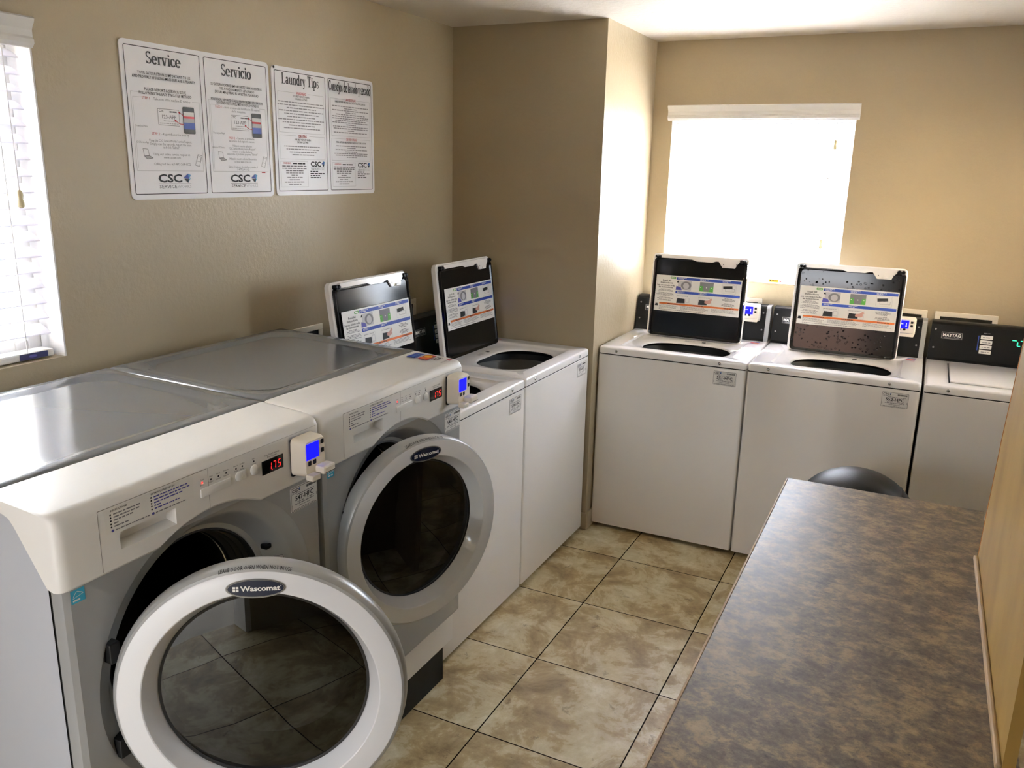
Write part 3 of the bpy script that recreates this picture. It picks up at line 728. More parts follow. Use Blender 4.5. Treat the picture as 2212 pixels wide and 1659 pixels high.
# ------------------------------------------------------------------ TOP LOADER
W = .686
HS, HT = .8766, .9124
HOLE = (.150, .568, .078, .358)
def lid_graphics(bm, fr, w, h):
    """the instruction sheet on the underside of the lid; fr origin at its lower left corner"""
    quad(bm, fr, 0, 0, w, h, IX['label'], .0004)
    L = w*.235
    text(bm, fr, 'Read All', L*.55, h*.83, h*.045, L*.42, 'c', .02, IX['ink'], .0008, 1)
    text(bm, fr, 'Instructions', L*.55, h*.77, h*.045, L*.62, 'c', .02, IX['ink'], .0008, 1)
    text(bm, fr, 'Lea con cuidado todas', L*.52, h*.70, h*.045, L*.9, 'c', .02, IX['ink'], .0008, 1)
    text(bm, fr, 'las instrucciones', L*.52, h*.645, h*.045, L*.72, 'c', .02, IX['ink'], .0008, 1)
    rpoly(bm, fr, L*.72, h*.91, L*1.0, h*.965, .003, IX['ink_green'], .0006); quad(bm, fr, L*.76, h*.925, L*.95, h*.95, IX['label'], .0008)
    rng = random.Random(5)
    for f, k in ((.60, .5), (.575, .7), (.55, .8), (.5, .7), (.475, .85), (.45, .9), (.42, .85), (.37, .6), (.345, .8), (.31, .6), (.285, .75)):
        scribble(bm, fr, L*(.52-k/2), L*(.52+k/2), h*f, h*.017, IX['ink_grey'], .0006, rng)
    quad(bm, fr, L*1.03, h*.895, w*.99, h*.965, IX['ink_blue'], .0006); quad(bm, fr, L*1.03, h*.515, w*.99, h*.585, IX['ink_blue'], .0006)
    cx = [L*1.05, w*.505, w*.765]; cw = w*.205
    for i, u in enumerate(cx):
        for yy in (.94, .917): scribble(bm, fr, u+.006, u+cw*(.55 if yy > .93 else .42), h*yy, h*.016, IX['label'], .0008, rng)
        if i < 2:
            for yy in (.56, .537): scribble(bm, fr, u+.006, u+cw*(.5 if yy > .55 else .36), h*yy, h*.016, IX['label'], .0008, rng)
        u0, u1, v0, v1 = u+cw*.08, u+cw*.86, h*.62, h*.875
        if i == 0:
            quad(bm, fr, u0, v0, u1, v1, IX['ink_light'], .0006); ell(bm, fr, (u0+u1)/2+.008, (v0+v1)/2, .026, h*.11, IX['ink_grey'], .0008); ell(bm, fr, (u0+u1)/2+.008, (v0+v1)/2-.002, .015, h*.085, IX['ink_light'], .001)
            poly(bm, fr, [(u-.002, v0-.002), (u0+.022, v0-.002), (u0+.016, v0+h*.07), (u, v0+h*.1)], IX['ink_purple'], .001)
            poly(bm, fr, [(u, v1-h*.06), (u+.006, v1), (u+.012, v1-h*.06)], IX['ink'], .001)
        elif i == 1:
            quad(bm, fr, u0, v0, u1, v1, IX['ink_grey'], .0006); quad(bm, fr, u0, v0, u1, v0+h*.15, IX['ink_green'], .0008)
            poly(bm, fr, [((u0+u1)/2-.014, v0+h*.01), ((u0+u1)/2+.014, v0+h*.01), ((u0+u1)/2+.02, v0+h*.19), ((u0+u1)/2-.02, v0+h*.19)], IX['ink_grey'], .001)
            for s in (-.028, 0, .026): ell(bm, fr, (u0+u1)/2+s, v0+h*.11, .003, h*.014, IX['label'], .0012, 8)
        else:
            outline(bm, fr, u0, v0, u1, v1, .001, .001, IX['ink_light'])
            poly(bm, fr, [(u0+.006, v0+h*.11), (u0+.05, v0+h*.14), (u0+.048, v0+h*.21), (u0+.004, v0+h*.19)], IX['ink'], .0008)
            outline(bm, fr, u0+.016, v0+h*.05, u0+.06, v0+h*.13, .001, .001, IX['ink_grey']); outline(bm, fr, u1-.02, v0+h*.06, u1-.004, v1-h*.03, .001, .003, IX['ink_light'])
    for u in cx[:2]:
        u0, u1, v0, v1 = u+cw*.08, u+cw*.86, h*.245, h*.47
        outline(bm, fr, u0, v0, u1, v1, .001, .001, IX['ink_light'])
        poly(bm, fr, [(u0, v0), (u0+cw*.5, v0+h*.01), (u0+cw*.48, v0+h*.13), (u0+.004, v0+h*.14)], IX['ink'], .0008)
        scribble(bm, fr, u0, u1-.01, h*.44, h*.014, IX['ink_grey'], .0008, rng)
    u = cx[0]+cw*.6; outline(bm, fr, u, h*.27, u+cw*.22, h*.41, .0022, .004, IX['ink_light'])
    u = cx[1]; ell(bm, fr, u+cw*.62, h*.34, .017, h*.045, IX['skin_ink'], .001); stroke(bm, fr, [(u+cw*.62, h*.34), (u+cw*.84, h*.43)], .011, IX['skin_ink'], .001)
    stroke(bm, fr, [(u+cw*.6, h*.34), (u+cw*.45, h*.31)], .004, IX['skin_ink'], .0011)
    for f, k in ((.47, .45), (.445, .75), (.42, .7), (.395, .4), (.34, .45), (.315, .7), (.29, .75), (.265, .5)):
        scribble(bm, fr, cx[2]+cw*(.5-k/2), cx[2]+cw*(.5+k/2), h*f, h*.015, IX['ink'], .0006, rng)
    quad(bm, fr, w*.06, h*.185, w*.99, h*.235, IX['ink_orange'], .0006)
    for u in (.16, .46, .82): scribble(bm, fr, w*u, w*(u+.12), h*.2, h*.022, IX['ink'], .0008, rng)
    poly(bm, fr, [(w*.008, h*.13), (w*.048, h*.13), (w*.04, h*.2), (w*.016, h*.2)], IX['ink'], .0008)
    for u0, u1 in ((.06, .29), (.32, .65), (.68, .97)):
        for f in (.155, .13, .105, .08): scribble(bm, fr, w*u0, w*(u1-rng.uniform(0, .06)), h*f, h*.014, IX['ink_grey'], .0006, rng)
    scribble(bm, fr, w*.06, w*.6, h*.035, h*.016, IX['ink_grey'], .0006, rng)

def make_top_loader(label, loc, rz, num, lid_open=True, has_reader=True, lid_tilt=8.0, group=None):
    t = thing('top_loading_washer', label, 'washing machine', loc, rz, group or 'white top-loading washers')
    D = .620
    # cabinet (open on top so that the tub shows)
    bm = bmesh.new()
    prof = rrect(0, W, 0, D, .012, 6)
    a = [bm.verts.new((x, y, .020)) for x, y in prof]; b = [bm.verts.new((x, y, HS-.003)) for x, y in prof]
    c = [bm.verts.new((min(max(x, .004), W-.004), min(max(y, .004), D-.004), HS-.001)) for x, y in prof]
    bridge(bm, a, b); bridge(bm, b, c); cap(bm, a)
    obj('cabinet', bm, 'white', t, True, 30)
    bm = bmesh.new(); box(bm, .004, W-.004, .0035, .02, HS-.006, HS+.006)
    box(bm, .0035, .02, .02, D-.01, HS-.006, HS+.006); box(bm, W-.02, W-.0035, .02, D-.01, HS-.006, HS+.006)
    obj('top_seam', bm, 'seam', t)
    for x in (.06, W-.06):
        for y in (.06, D-.06):
            bm = bmesh.new(); lathe(bm, [(.018, 0), (.02, .004), (.012, .02), (.012, .03)], 12, None, Matrix.Translation((x, y, 0)), True, True); obj('foot', bm, 'black', t)
    # deck
    bm = bmesh.new(); k = 9
    R = lambda x0, x1, y0, y1, r, z: [bm.verts.new((x, y, z)) for x, y in rrect(x0, x1, y0, y1, r, k)]
    hx0, hx1, hy0, hy1 = HOLE
    rings = [R(.006, W-.006, .006, D-.006, .012, HS+.003), R(0, W, 0, D, .014, HS+.004), R(0, W, 0, D, .014, HT-.009), R(.002, W-.002, .002, D-.002, .014, HT-.004), R(.008, W-.008, .008, D-.008, .014, HT)]
    lx0, lx1, ly0, ly1 = .082, .604, .062, .462
    if lid_open:
        rings += [R(lx0, lx1, ly0, ly1, .03, HT), R(lx0+.008, lx1-.008, ly0+.008, ly1-.008, .03, HT-.007), R(hx0-.035, hx1+.020, hy0-.008, hy1+.050, .12, HT-.009),
                  R(hx0-.004, hx1+.004, hy0-.003, hy1+.004, .13, HT-.0135), R(hx0, hx1, hy0, hy1, .13, HT-.0165), R(hx0+.002, hx1-.002, hy0+.002, hy1-.002, .13, HT-.022)]
    for i in range(len(rings)-1): bridge(bm, rings[i], rings[i+1])
    if not lid_open: cap(bm, rings[-1])
    obj('top_deck', bm, 'white', t, True, 35)
    # tub
    if lid_open:
        bm = bmesh.new(); cx, cy = (hx0+hx1)/2, (hy0+hy1)/2+.02
        lathe(bm, [(.285, HT-.026), (.285, HT-.034), (.262, HT-.040), (.250, HT-.046), (.244, HT-.072)], 56, [1, 1, 1, 1], Matrix.Translation((cx, cy, 0)) @ Matrix.Diagonal((1, .82, 1, 1)))
        lathe(bm, [(.250, HT-.066), (.246, HT-.074), (.240, HT-.08), (.232, HT-.45), (.2, HT-.48), (.07, HT-.49), (.05, HT-.43), (.015, HT-.42)], 56, [0]*7, Matrix.Translation((cx, cy, 0)) @ Matrix.Diagonal((1, .82, 1, 1)), False, True)
        obj('wash_basket', bm, ['basket', 'rubber'], t, True)
    # lid
    LWd, LHt, LTh = .476, .412, .030
    hinge = Vector((.098, .425, HT-.004))
    lid_M = Matrix.Translation(hinge) @ Matrix.Rotation(math.radians(-lid_tilt), 4, 'X')     # lid plane: x right, z up, -y faces the front
    if not lid_open:
        bm = bmesh.new(); box(bm, .0, LWd+.016, 0, .382, 0, .010, .005, 3)
        o = obj('lid', bm, 'white', t, True); o.location = (.09, .072, HT+.0005)
        bm = bmesh.new(); box(bm, -.004, .0, 0, .382, 0, .004); box(bm, LWd+.016, LWd+.02, 0, .382, 0, .004); box(bm, -.004, LWd+.02, .382, .387, 0, .004)
        obj('lid_gap', bm, 'seam', o)
    else:
        bm = bmesh.new(); k = 7
        RR = lambda x0, x1, z0, z1, r, y: [bm.verts.new((x, y, z)) for x, z in rrect(x0, x1, z0, z1, r, k)]
        rr = [RR(.005, LWd-.005, .004, LHt-.005, .016, 0), RR(0, LWd, 0, LHt, .02, .004), RR(0, LWd, 0, LHt, .02, LTh-.008), RR(.008, LWd-.008, .008, LHt-.008, .018, LTh)]
        for i in range(3): bridge(bm, rr[i], rr[i+1])
        cap(bm, rr[0]); cap(bm, rr[-1])
        lid = obj('lid', bm, 'white', t, True, 35); lid.matrix_local = lid_M
        # black pressed inner pan with an X crease
        bm = bmesh.new(); px0, px1, pz0, pz1 = .010, LWd-.003, .002, LHt-.020
        edge = rrect(px0, px1, pz0, pz1, .018, 7)
        # scalloped upper edge: dips for the latch plate and a step in the middle
        e0 = [bm.verts.new((x, .001, z)) for x, z in edge]; e1 = [bm.verts.new((x, -.011, z)) for x, z in rrect(px0+.002, px1-.002, pz0+.002, pz1-.002, .018, 7)]
        inner = rrect(px0+.016, px1-.016, pz0+.014, pz1-.012, .014, 7)
        e2 = [bm.verts.new((x, -.010, z)) for x, z in rrect(px0+.009, px1-.009, pz0+.008, pz1-.007, .016, 7)]
        e3 = [bm.verts.new((x, -.006, z)) for x, z in inner]
        bridge(bm, e0, e1); bridge(bm, e1, e2); bridge(bm, e2, e3)
        cx, cz = (px0+px1)/2, (pz0+pz1)/2; prev = e3; K = 26
        for q in range(1, K):
            cur = []
            for x, z in inner:
                f_ = 1-q/K; X, Z = (x-cx)*f_, (z-cz)*f_
                u_, v_ = X/((px1-px0)/2-.016), Z/((pz1-pz0)/2-.013)
                cur.append(bm.verts.new((cx+X, -.006+.0042*(u_*u_-v_*v_)**2 * (1 if abs(u_) < abs(v_) else -1), cz+Z)))
            bridge(bm, prev, cur); prev = cur
        cap(bm, prev)
        obj('inner_panel', bm, 'black_gloss_wet' if num == '552-HFC' else 'black_gloss', lid, True, 20)
        # white front flange with step and latch plate
        bm = bmesh.new()
        pts = [(.045, LHt-.006), (.045, LHt-.022), (.20, LHt-.022), (.225, LHt-.030), (.30, LHt-.030), (.318, LHt-.024), (.332, LHt-.024), (.352, LHt-.052), (.412, LHt-.052), (.420, LHt-.034), (.432, LHt-.022), (.432, LHt-.006)]
        a = [bm.verts.new((x, -.0125, z)) for x, z in pts]; b = [bm.verts.new((x, 0, z)) for x, z in pts]
        bridge(bm, a, b); cap(bm, a)
        box(bm, .376, .396, -.019, -.0125, LHt-.052, LHt-.042, .002)
        obj('latch_plate', bm, 'white', lid)
        for x, z, r in ((.021, LHt-.016, .007), (.037, LHt-.018, .008), (.441, LHt-.018, .009), (.458, LHt-.017, .008)):
            bm = bmesh.new(); lathe(bm, [(r, -.004), (r, .012), (r*.6, .016)], 14, None, Matrix.Translation((x, -.002, z)) @ Matrix.Rotation(PI/2, 4, 'X'), False, True)
            obj('rubber_bumper', bm, 'black', lid, True)
        for x, z in ((.356, LHt-.036), (.418, LHt-.034)):
            bm = bmesh.new(); ell(bm, Frame((x, -.0125, z), (1, 0, 0), (0, 0, 1), (0, -1, 0)), 0, 0, .0022, .0022, 0, .0006, 10)
            obj('latch_screw', bm, 'seam', lid)
        NO_RECALC.add('instruction_sheet')
        bm = bmesh.new(); lid_graphics(bm, Frame((.030, -.0112, .128), (1, 0, 0), (0, 0, 1), (0, -1, 0)), .424, .178); obj('instruction_sheet', bm, INKS, lid)
        # deck sticker behind the opening
        bm = bmesh.new(); fr = Frame((.31, .374, HT-.0118), (1, 0, 0), (0, .98, .085), (0, -.085, 1))
        for i in range(4): scribble(bm, fr, 0, .05, .018-i*.005, .003, IX['ink_grey'], .0012)
        obj('deck_label', bm, INKS, t)
        bm = bmesh.new(); quad(bm, fr, .085, .003, .095, .02, IX['ink'], .0012); ell(bm, fr, .098, .012, .006, .009, IX['ink'], .0014)
        obj('deck_symbol', bm, INKS, t)
    # console
    bm = bmesh.new(); y0, y1 = .528, .618
    sec = [(y0, HT+.0005), (y0+.004, HT+.012), (y0+.026, 1.073), (y0+.032, 1.082), (y0+.045, 1.086), (y1, 1.086), (y1, HT+.0005)]
    A = [bm.verts.new((.004, y, z)) for y, z in sec]; B = [bm.verts.new((W-.024, y, z)) for y, z in sec]
    bridge(bm, A, B); cap(bm, A); cap(bm, B)
    con = obj('control_console', bm, 'black', t)
    bm = bmesh.new()
    A = [bm.verts.new((W-.024, y-.001, z)) for y, z in sec]; B = [bm.verts.new((W-.004, y+.002, z)) for y, z in sec]
    bridge(bm, A, B); cap(bm, A); cap(bm, B); obj('end_cap', bm, 'silver_front', con)
    ang = math.atan2(.022, 1.073-HT-.012)
    fr = Frame((0, y0+.004-.0003, HT+.012), (1, 0, 0), (0, math.sin(ang), math.cos(ang)), (0, -math.cos(ang), math.sin(ang)))
    for x in (.022, W-.038):
        for v in (.045, .128):
            bm = bmesh.new(); ell(bm, fr, x, v, .0042, .0042, IX['steel'], .001, 12)
            obj('console_screw', bm, INKS, con)
    bm = bmesh.new()
    ox = .048
    quad(bm, fr, ox, .088, ox+.084, .118, IX['steel'], .0006); quad(bm, fr, ox+.0018, .0898, ox+.0822, .1162, IX['ink'], .0008)
    text(bm, fr, 'MAYTAG', ox+.042, .0985, .0135, .072, 'c', .03, IX['label'], .0011); quad(bm, fr, ox+.012, .0925, ox+.072, .0945, IX['ink_grey'], .0011)
    obj('brand_plate', bm, INKS, con)
    bx = .204
    for i in range(4):
        v = .118-i*.0215; bm = bmesh.new()
        rpoly(bm, fr, bx, v-.017, bx+.047, v, .002, IX['label'], .0015); scribble(bm, fr, bx+.008, bx+.04, v-.011, .0045, IX['ink_grey'], .002)
        obj('cycle_button', bm, INKS, con)
    bm = bmesh.new()
    quad(bm, fr, bx-.010, .05, bx-.006, .115, IX['ink_blue'], .001); scribble(bm, fr, bx+.01, bx+.035, .126, .004, IX['ink_grey'], .001)
    obj('console_print', bm, INKS, con)
    bm = bmesh.new(); bx = .324
    quad(bm, fr, bx-.04, .06, bx+.12, .135, IX['black'], .0005)
    NO_RECALC.add('digits')
    obj('display_window', bm, INKS, con)
    bm = bmesh.new()
    for u0, v0, u1, v1 in ((.326, .106, .342, .109), (.345, .085, .349, .101), (.349, .083, .358, .086), (.358, .106, .372, .109)): quad(bm, fr, u0, v0, u1, v1, 0, .001)
    obj('digits', bm, 'green_led', con)
    if has_reader:
        rx, rz, rw, rh = .548, 1.008, .088, .088
        rd, rf = reader(t, rx, rz, .545, rw, rh, .052, 0)
        bm = bmesh.new()
        for q in ((.16, .68, .26, .71), (.30, .68, .40, .71), (.53, .58, .56, .76), (.51, .58, .58, .60)): quad(bm, rf, rw*q[0], rh*q[1], rw*q[2], rh*q[3], 0, .001)
        obj('display_text', bm, 'lcd_text', rd)
        for u, v in ((.74, .74), (.74, .55), (.2, .35), (.42, .35)):
            bm = bmesh.new(); rpoly(bm, rf, rw*u, rh*v, rw*(u+.12), rh*(v+.11), .002, 0, .001)
            obj('key', bm, 'black', rd)
        bm = bmesh.new(); box(bm, rx+.004, rx+rw-.004, .545-.052-.010, .545-.052, rz+.004, rz+.022, .004)
        quad(bm, Frame((rx, .545-.0625, rz), (1, 0, 0), (0, 0, 1), (0, -1, 0)), .01, .020, rw-.01, .0215, 1, .0005)
        obj('card_slot', bm, ['ivory', 'ink_grey'], rd)
        # payment stickers beside the console
        bm = bmesh.new(); f2 = Frame((.612, .435, HT), (1, 0, 0), (0, 1, 0), (0, 0, 1))
        quad(bm, f2, .008, .05, .042, .066, IX['ink_blue'], .0006); ell(bm, f2, .012, .035, .012, .011, IX['ink_red'], .0006); ell(bm, f2, .028, .035, .014, .011, IX['ink_orange'], .0007)
        scribble(bm, f2, .004, .046, .016, .006, IX['ink_purple'], .0006); scribble(bm, f2, .018, .042, .004, .005, IX['ink_red'], .0006)
        obj('payment_stickers', bm, INKS, t)
    for x in (.087, .569): screw(t, x, .0, HT-.0175)
    if num: number_label(t, Frame((.546, -.0002, .7985), (1, 0, 0), (0, 0, 1), (0, -1, 0)), .102, .064, num)
    return t

X51, YBK, XF, Y50 = .672, .9503, .652, .8755-W
make_top_loader('white top-loading washer with raised lid, half hidden by the front-loader with the grey ring door', (XF, Y50-W-.003, 0), PI/2, '549-HFC')
make_top_loader('white top-loading washer with raised lid, along the poster wall beside the column', (XF, Y50, 0), PI/2, '550-HFC', lid_tilt=7)
make_top_loader('white top-loading washer with raised black lid, first beside the column under the back window', (X51, YBK, 0), 0, '551-HFC', lid_tilt=6)
make_top_loader('white top-loading washer whose raised lid shines brownish, in the middle of the back row', (X51+W+.0062, YBK, 0), 0, '552-HFC', lid_tilt=7)
make_top_loader('white top-loading washer with its lid closed, partly behind the tan board', (2.0605, YBK, 0), 0, None, lid_open=False, has_reader=True)

# ------------------------------------------------------------------ FRONT LOADER
FX = .757
def make_front_loader(label, ynear, num, door_c, door_th, decals):
    t = thing('front_loading_washer', label, 'washing machine', (FX, ynear, 0), PI/2, 'grey front-loading washers')
    D = .72; cx, cz = .343, .742
    # body side / back shell
    bm = bmesh.new()
    z0, z1 = .165, 1.122
    box(bm, .004, W-.004, .034, D, z0, z1, .004, 2, 0, ('y0',))
    obj('cabinet', bm, 'silver_side', t, True, 30)
    bm = bmesh.new(); box(bm, .0065, .02, .028, .036, .285, 1.0); box(bm, W-.02, W-.0065, .028, .036, .285, 1.0); box(bm, .0065, W-.0065, .029, .036, .284, .30); obj('panel_gap', bm, 'seam', t)
    # silver front panel with dished door recess
    bm = bmesh.new()
    x0, x1, zb, zt = .004, W-.004, .282, 1.03
    ca = [math.atan2(b-cz, a-cx) for a, b in ((x1, zb), (x1, zt), (x0, zt), (x0, zb))]
    angs = sorted([2*PI*i/96 - PI for i in range(96)] + ca)
    def rect_pt(a, r=0.0, ins=0.0):
        c, s = math.cos(a), math.sin(a)
        X = ((x1-ins-cx) if c > 0 else (x0+ins-cx))/c if abs(c) > 1e-9 else 1e9
        Z = ((zt-ins-cz) if s > 0 else (zb+ins-cz))/s if abs(s) > 1e-9 else 1e9
        q = min(abs(X), abs(Z)); return (cx+q*c, cz+q*s)
    rows = [[bm.verts.new((*[rect_pt(a)[0]], .028, rect_pt(a)[1])) for a in angs], [bm.verts.new((rect_pt(a)[0], .016, rect_pt(a)[1])) for a in angs], [bm.verts.new((rect_pt(a, 0, .004)[0], .006, rect_pt(a, 0, .004)[1])) for a in angs], [bm.verts.new((rect_pt(a, 0, .014)[0], .0, rect_pt(a, 0, .014)[1])) for a in angs]]
    for r, y in ((.297, .0), (.292, .001), (.287, .006), (.262, .016), (.256, .020), (.250, .030), (.228, .066), (.222, .074), (.212, .078), (.206, .088)):
        rows.append([bm.verts.new((cx+r*math.cos(a), y, cz+r*math.sin(a))) for a in angs])
    for i in range(len(rows)-1): bridge(bm, rows[i], rows[i+1])
    obj('front_panel', bm, 'silver_front', t, True, 28)
    # rubber gasket and drum
    bm = bmesh.new(); Mx = Matrix.Translation((cx, 0, cz)) @ Matrix.Rotation(PI/2, 4, 'X')
    lathe(bm, [(.212, -.082), (.206, -.080), (.203, -.090), (.210, -.097), (.210, -.105), (.200, -.110), (.207, -.117), (.207, -.124), (.198, -.130), (.205, -.138), (.203, -.146), (.192, -.150), (.192, -.160)], 72, None, Mx)
    obj('door_gasket', bm, 'rubber', t, True, 60)
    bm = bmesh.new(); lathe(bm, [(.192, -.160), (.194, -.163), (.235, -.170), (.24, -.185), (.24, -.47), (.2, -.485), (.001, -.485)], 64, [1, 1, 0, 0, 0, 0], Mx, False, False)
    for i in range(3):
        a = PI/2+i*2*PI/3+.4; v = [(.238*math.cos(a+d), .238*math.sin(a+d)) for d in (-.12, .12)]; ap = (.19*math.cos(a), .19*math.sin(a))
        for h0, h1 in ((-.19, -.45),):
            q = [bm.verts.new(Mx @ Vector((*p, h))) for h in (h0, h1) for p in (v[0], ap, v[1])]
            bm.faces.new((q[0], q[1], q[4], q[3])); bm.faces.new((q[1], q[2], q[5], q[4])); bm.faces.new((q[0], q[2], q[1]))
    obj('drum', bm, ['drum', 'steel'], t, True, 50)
    bm = bmesh.new(); lathe(bm, [(.1905, -.1625), (.1925, -.1645), (.1905, -.1665), (.1885, -.1645), (.1905, -.1625)], 64, None, Mx); obj('drum_lip', bm, 'chrome', t, True)
    # white control panel: swept bull-nosed section with an arched lower edge
    bm = bmesh.new()
    tr = (.123, .250, 1.0305, 1.0645)
    xs = sorted(set([0, .002, .005, .009, .014, .02, W-.02, W-.014, W-.009, W-.005, W-.002, W, tr[0], tr[1]] + [.02+i*(W-.04)/52 for i in range(53)]))
    def zbot(x):
        d = abs(x-cx); R = .287
        arc = cz+math.sqrt(max(R*R-d*d, 0)) if d < R else 0
        return max(.9965, arc+.001) if d < .15 else .9965
    cols = []
    Rr = .02
    for x in xs:
        e = min(x, W-x); yo = Rr-math.sqrt(max(Rr*Rr-(Rr-e)**2, 0)) if e < Rr else 0
        zb_ = zbot(x); c = []
        fy = -.004+yo*.8
        for z in (zb_,): c += [(fy+.012, z), (fy+.003, z), (fy, z+.004)]
        zl = [1.0305, 1.0645, 1.112]
        c += [(fy, max(z, zb_+.0045+i*.0005)) for i, z in enumerate(zl)]
        for i in range(1, 7):
            a = PI/2*i/6; c.append((fy+.026*(1-math.cos(a)), 1.112+.026*math.sin(a) - yo*.15*math.sin(a)))
        c += [(.06, 1.1405-yo*.15), (.12, 1.1445-yo*.15), (.1695, 1.1475-yo*.15)]
        c += [(.1695, 1.13)]
        cols.append([bm.verts.new((x, y, z)) for y, z in c])
    for i in range(len(cols)-1):
        for j in range(len(cols[0])-1):
            if j == 3 and xs[i] >= tr[0]-1e-6 and xs[i+1] <= tr[1]+1e-6: continue
            bm.faces.new((cols[i][j], cols[i+1][j], cols[i+1][j+1], cols[i][j+1]))
    for x, s in ((0, 0), (W, 1)):
        col = cols[0] if s == 0 else cols[-1]
        low = [bm.verts.new((x, y, z)) for y, z in ((.167, 1.119), (.128, 1.1185), (.112, 1.113), (.100, 1.10), (.036, 1.008), (.030, 1.0))]
        bm.faces.new(col[1:-1] + low)
    pan = obj('control_panel', bm, 'white_plastic', t, True, 32)
    # drawer: recessed grip, outline grooves, instruction sticker
    fr = Frame((0, -.004, 0), (1, 0, 0), (0, 0, 1), (0, -1, 0))
    bm = bmesh.new(); a, b, c, d = tr
    q = [bm.verts.new((x, y, z)) for y, zz in ((-.004, (c, d)), (.024, (c+.006, d-.001))) for x, z in ((a, zz[0]), (b, zz[0]), (b, zz[1]), (a, zz[1]))]
    for i in range(4): bm.faces.new((q[i], q[(i+1) % 4], q[4+(i+1) % 4], q[4+i]))
    bm.faces.new(q[4:])
    dr = obj('detergent_drawer', bm, 'white_plastic', t)
    bm = bmesh.new()
    stroke(bm, fr, [(.083, 1.118), (.333, 1.118)], .0012, 0, .0004); stroke(bm, fr, [(.083, 1.118), (.083, 1.002)], .0010, 0, .0004); stroke(bm, fr, [(.335, 1.118), (.335, 1.035)], .0010, 0, .0004)
    stroke(bm, fr, [(.335, 1.118), (.67, 1.118)], .0006, 0, .0004)
    obj('drawer_seam', bm, 'groove', dr)
    bm = bmesh.new(); f2 = fr.sub(.096, 1.069)
    quad(bm, f2, 0, 0, .20, .046, IX['label'], .0004)
    rng = random.Random(9)
    text(bm, f2, 'INSTRUCTIONS', .012, .0395, .0034, .036, 'l', .02, IX['ink'], .0008, 1); text(bm, f2, 'INSTRUCCIONES DE USO', .1, .0405, .0034, .056, 'l', .02, IX['ink'], .0008, 1)
    for i in range(5):
        v = .0325-i*.0058
        ell(bm, f2, .012, v+.0015, .0018, .0018, IX['ink'], .0006, 10); ell(bm, f2, .1, v+.003, .0018, .0018, IX['ink'], .0006, 10)
        scribble(bm, f2, .018, .018+(.06, .055, .045, .012, .03)[i], v, .0034, IX['ink_grey'], .0006, rng); scribble(bm, f2, .106, .106+(.08, .085, .07, .015, .06)[i], v+.0015, .0034, IX['ink_purple'], .0006, rng)
    for u in (.014, .102): ell(bm, f2, u, .0035, .003, .0026, IX['ink_purple'], .0006, 12); scribble(bm, f2, u+.006, u+.08, .0022, .003, IX['ink_grey'], .0006, rng)
    obj('instruction_sticker', bm, INKS, dr)
    # indicator lights and their captions
    bm = bmesh.new()
    for x in (.342, .362, .383, .411, .429, .463): ell(bm, fr, x, 1.0925, .0022, .0022, IX['ink'], .0006, 12)
    for x, s1, s2 in ((.319, 'Cold', 'Frio'), (.342, 'Warm', 'Templado'), (.362, 'Hot', 'Caliente'), (.383, 'Delicate', 'Delicado'), (.411, 'Heavy Soil', 'Extra'), (.429, 'Extra Rinse', 'Enjuague'), (.463, 'Start', 'Comienzo')):
        text(bm, fr, s1, x, 1.0975, .0028, .0135 if len(s1) > 5 else .009, 'c', .005, IX['ink'], .0006, 1); text(bm, fr, s2, x, 1.0862, .0028, .0135 if len(s2) > 5 else .009, 'c', .005, IX['ink'], .0006, 1)
    text(bm, fr, 'Price/Time Remaining', .519, 1.0925, .0032, .045, 'c', .005, IX['ink'], .0006, 1); text(bm, fr, 'Precio/Tiempo', .519, 1.0875, .0030, .03, 'c', .005, IX['ink'], .0006, 1)
    obj('captions', bm, INKS, pan)
    bm = bmesh.new(); ell(bm, fr, .319, 1.0925, .0022, .0022, 0, .0008, 12); obj('pilot_light', bm, 'red_led', pan)
    bm = bmesh.new(); rz_ = Matrix.Rotation(PI/2, 4, 'X')
    lathe(bm, [(.0115, 0), (.0115, .002), (.009, .0045), (.002, .0052)], 24, None, Matrix.Translation((.463, -.004, 1.0735)) @ rz_, False, True); obj('start_button', bm, 'white_plastic', t, True)
    bm = bmesh.new(); lathe(bm, [(.0105, 0), (.0105, .002), (.008, .004), (.002, .0046)], 24, None, Matrix.Translation((.418, -.004, 1.074)) @ rz_, False, True); box(bm, .418, .437, -.0075, -.004, 1.0635, 1.0845, .002); obj('rinse_button', bm, 'white_plastic', t, True)
    bm = bmesh.new(); box(bm, .312, .392, -.0075, -.004, 1.062, 1.0805, .002); obj('temperature_button', bm, 'white_plastic', t, True)
    bm = bmesh.new(); box(bm, .486, .5535, -.0055, -.004, 1.0515, 1.0835, .001)
    ds = obj('price_display', bm, 'black_gloss', t)
    bm = bmesh.new()
    def seg7(u, v, h, on):
        w, tk = h*.5, h*.09; sl = .12
        S = {'a': (0, h, w, h), 'b': (w, h/2, w, h), 'c': (w, 0, w, h/2), 'd': (0, 0, w, 0), 'e': (0, 0, 0, h/2), 'f': (0, h/2, 0, h), 'g': (0, h/2, w, h/2)}
        for k in on:
            a0, b0, c0, d0 = S[k]; g = tk*.7; L = math.hypot(c0-a0, d0-b0); ux, uy = (c0-a0)/L, (d0-b0)/L
            a1, b1, c1, d1 = a0+ux*g, b0+uy*g, c0-ux*g, d0-uy*g
            stroke(bm, fr, [(u+a1+sl*b1, v+b1), (u+c1+sl*d1, v+d1)], tk, 0, .0022)
    seg7(.505, 1.0585, .016, 'bc'); seg7(.5185, 1.0585, .016, 'abc'); seg7(.5345, 1.0585, .016, 'acdfg'); ell(bm, fr, .5155, 1.0575, .0011, .0011, 0, .0022, 8)
    obj('digits', bm, 'red_led', ds)
    # card reader
    rx, rz, rw, rh = .574, 1.022, .078, .090
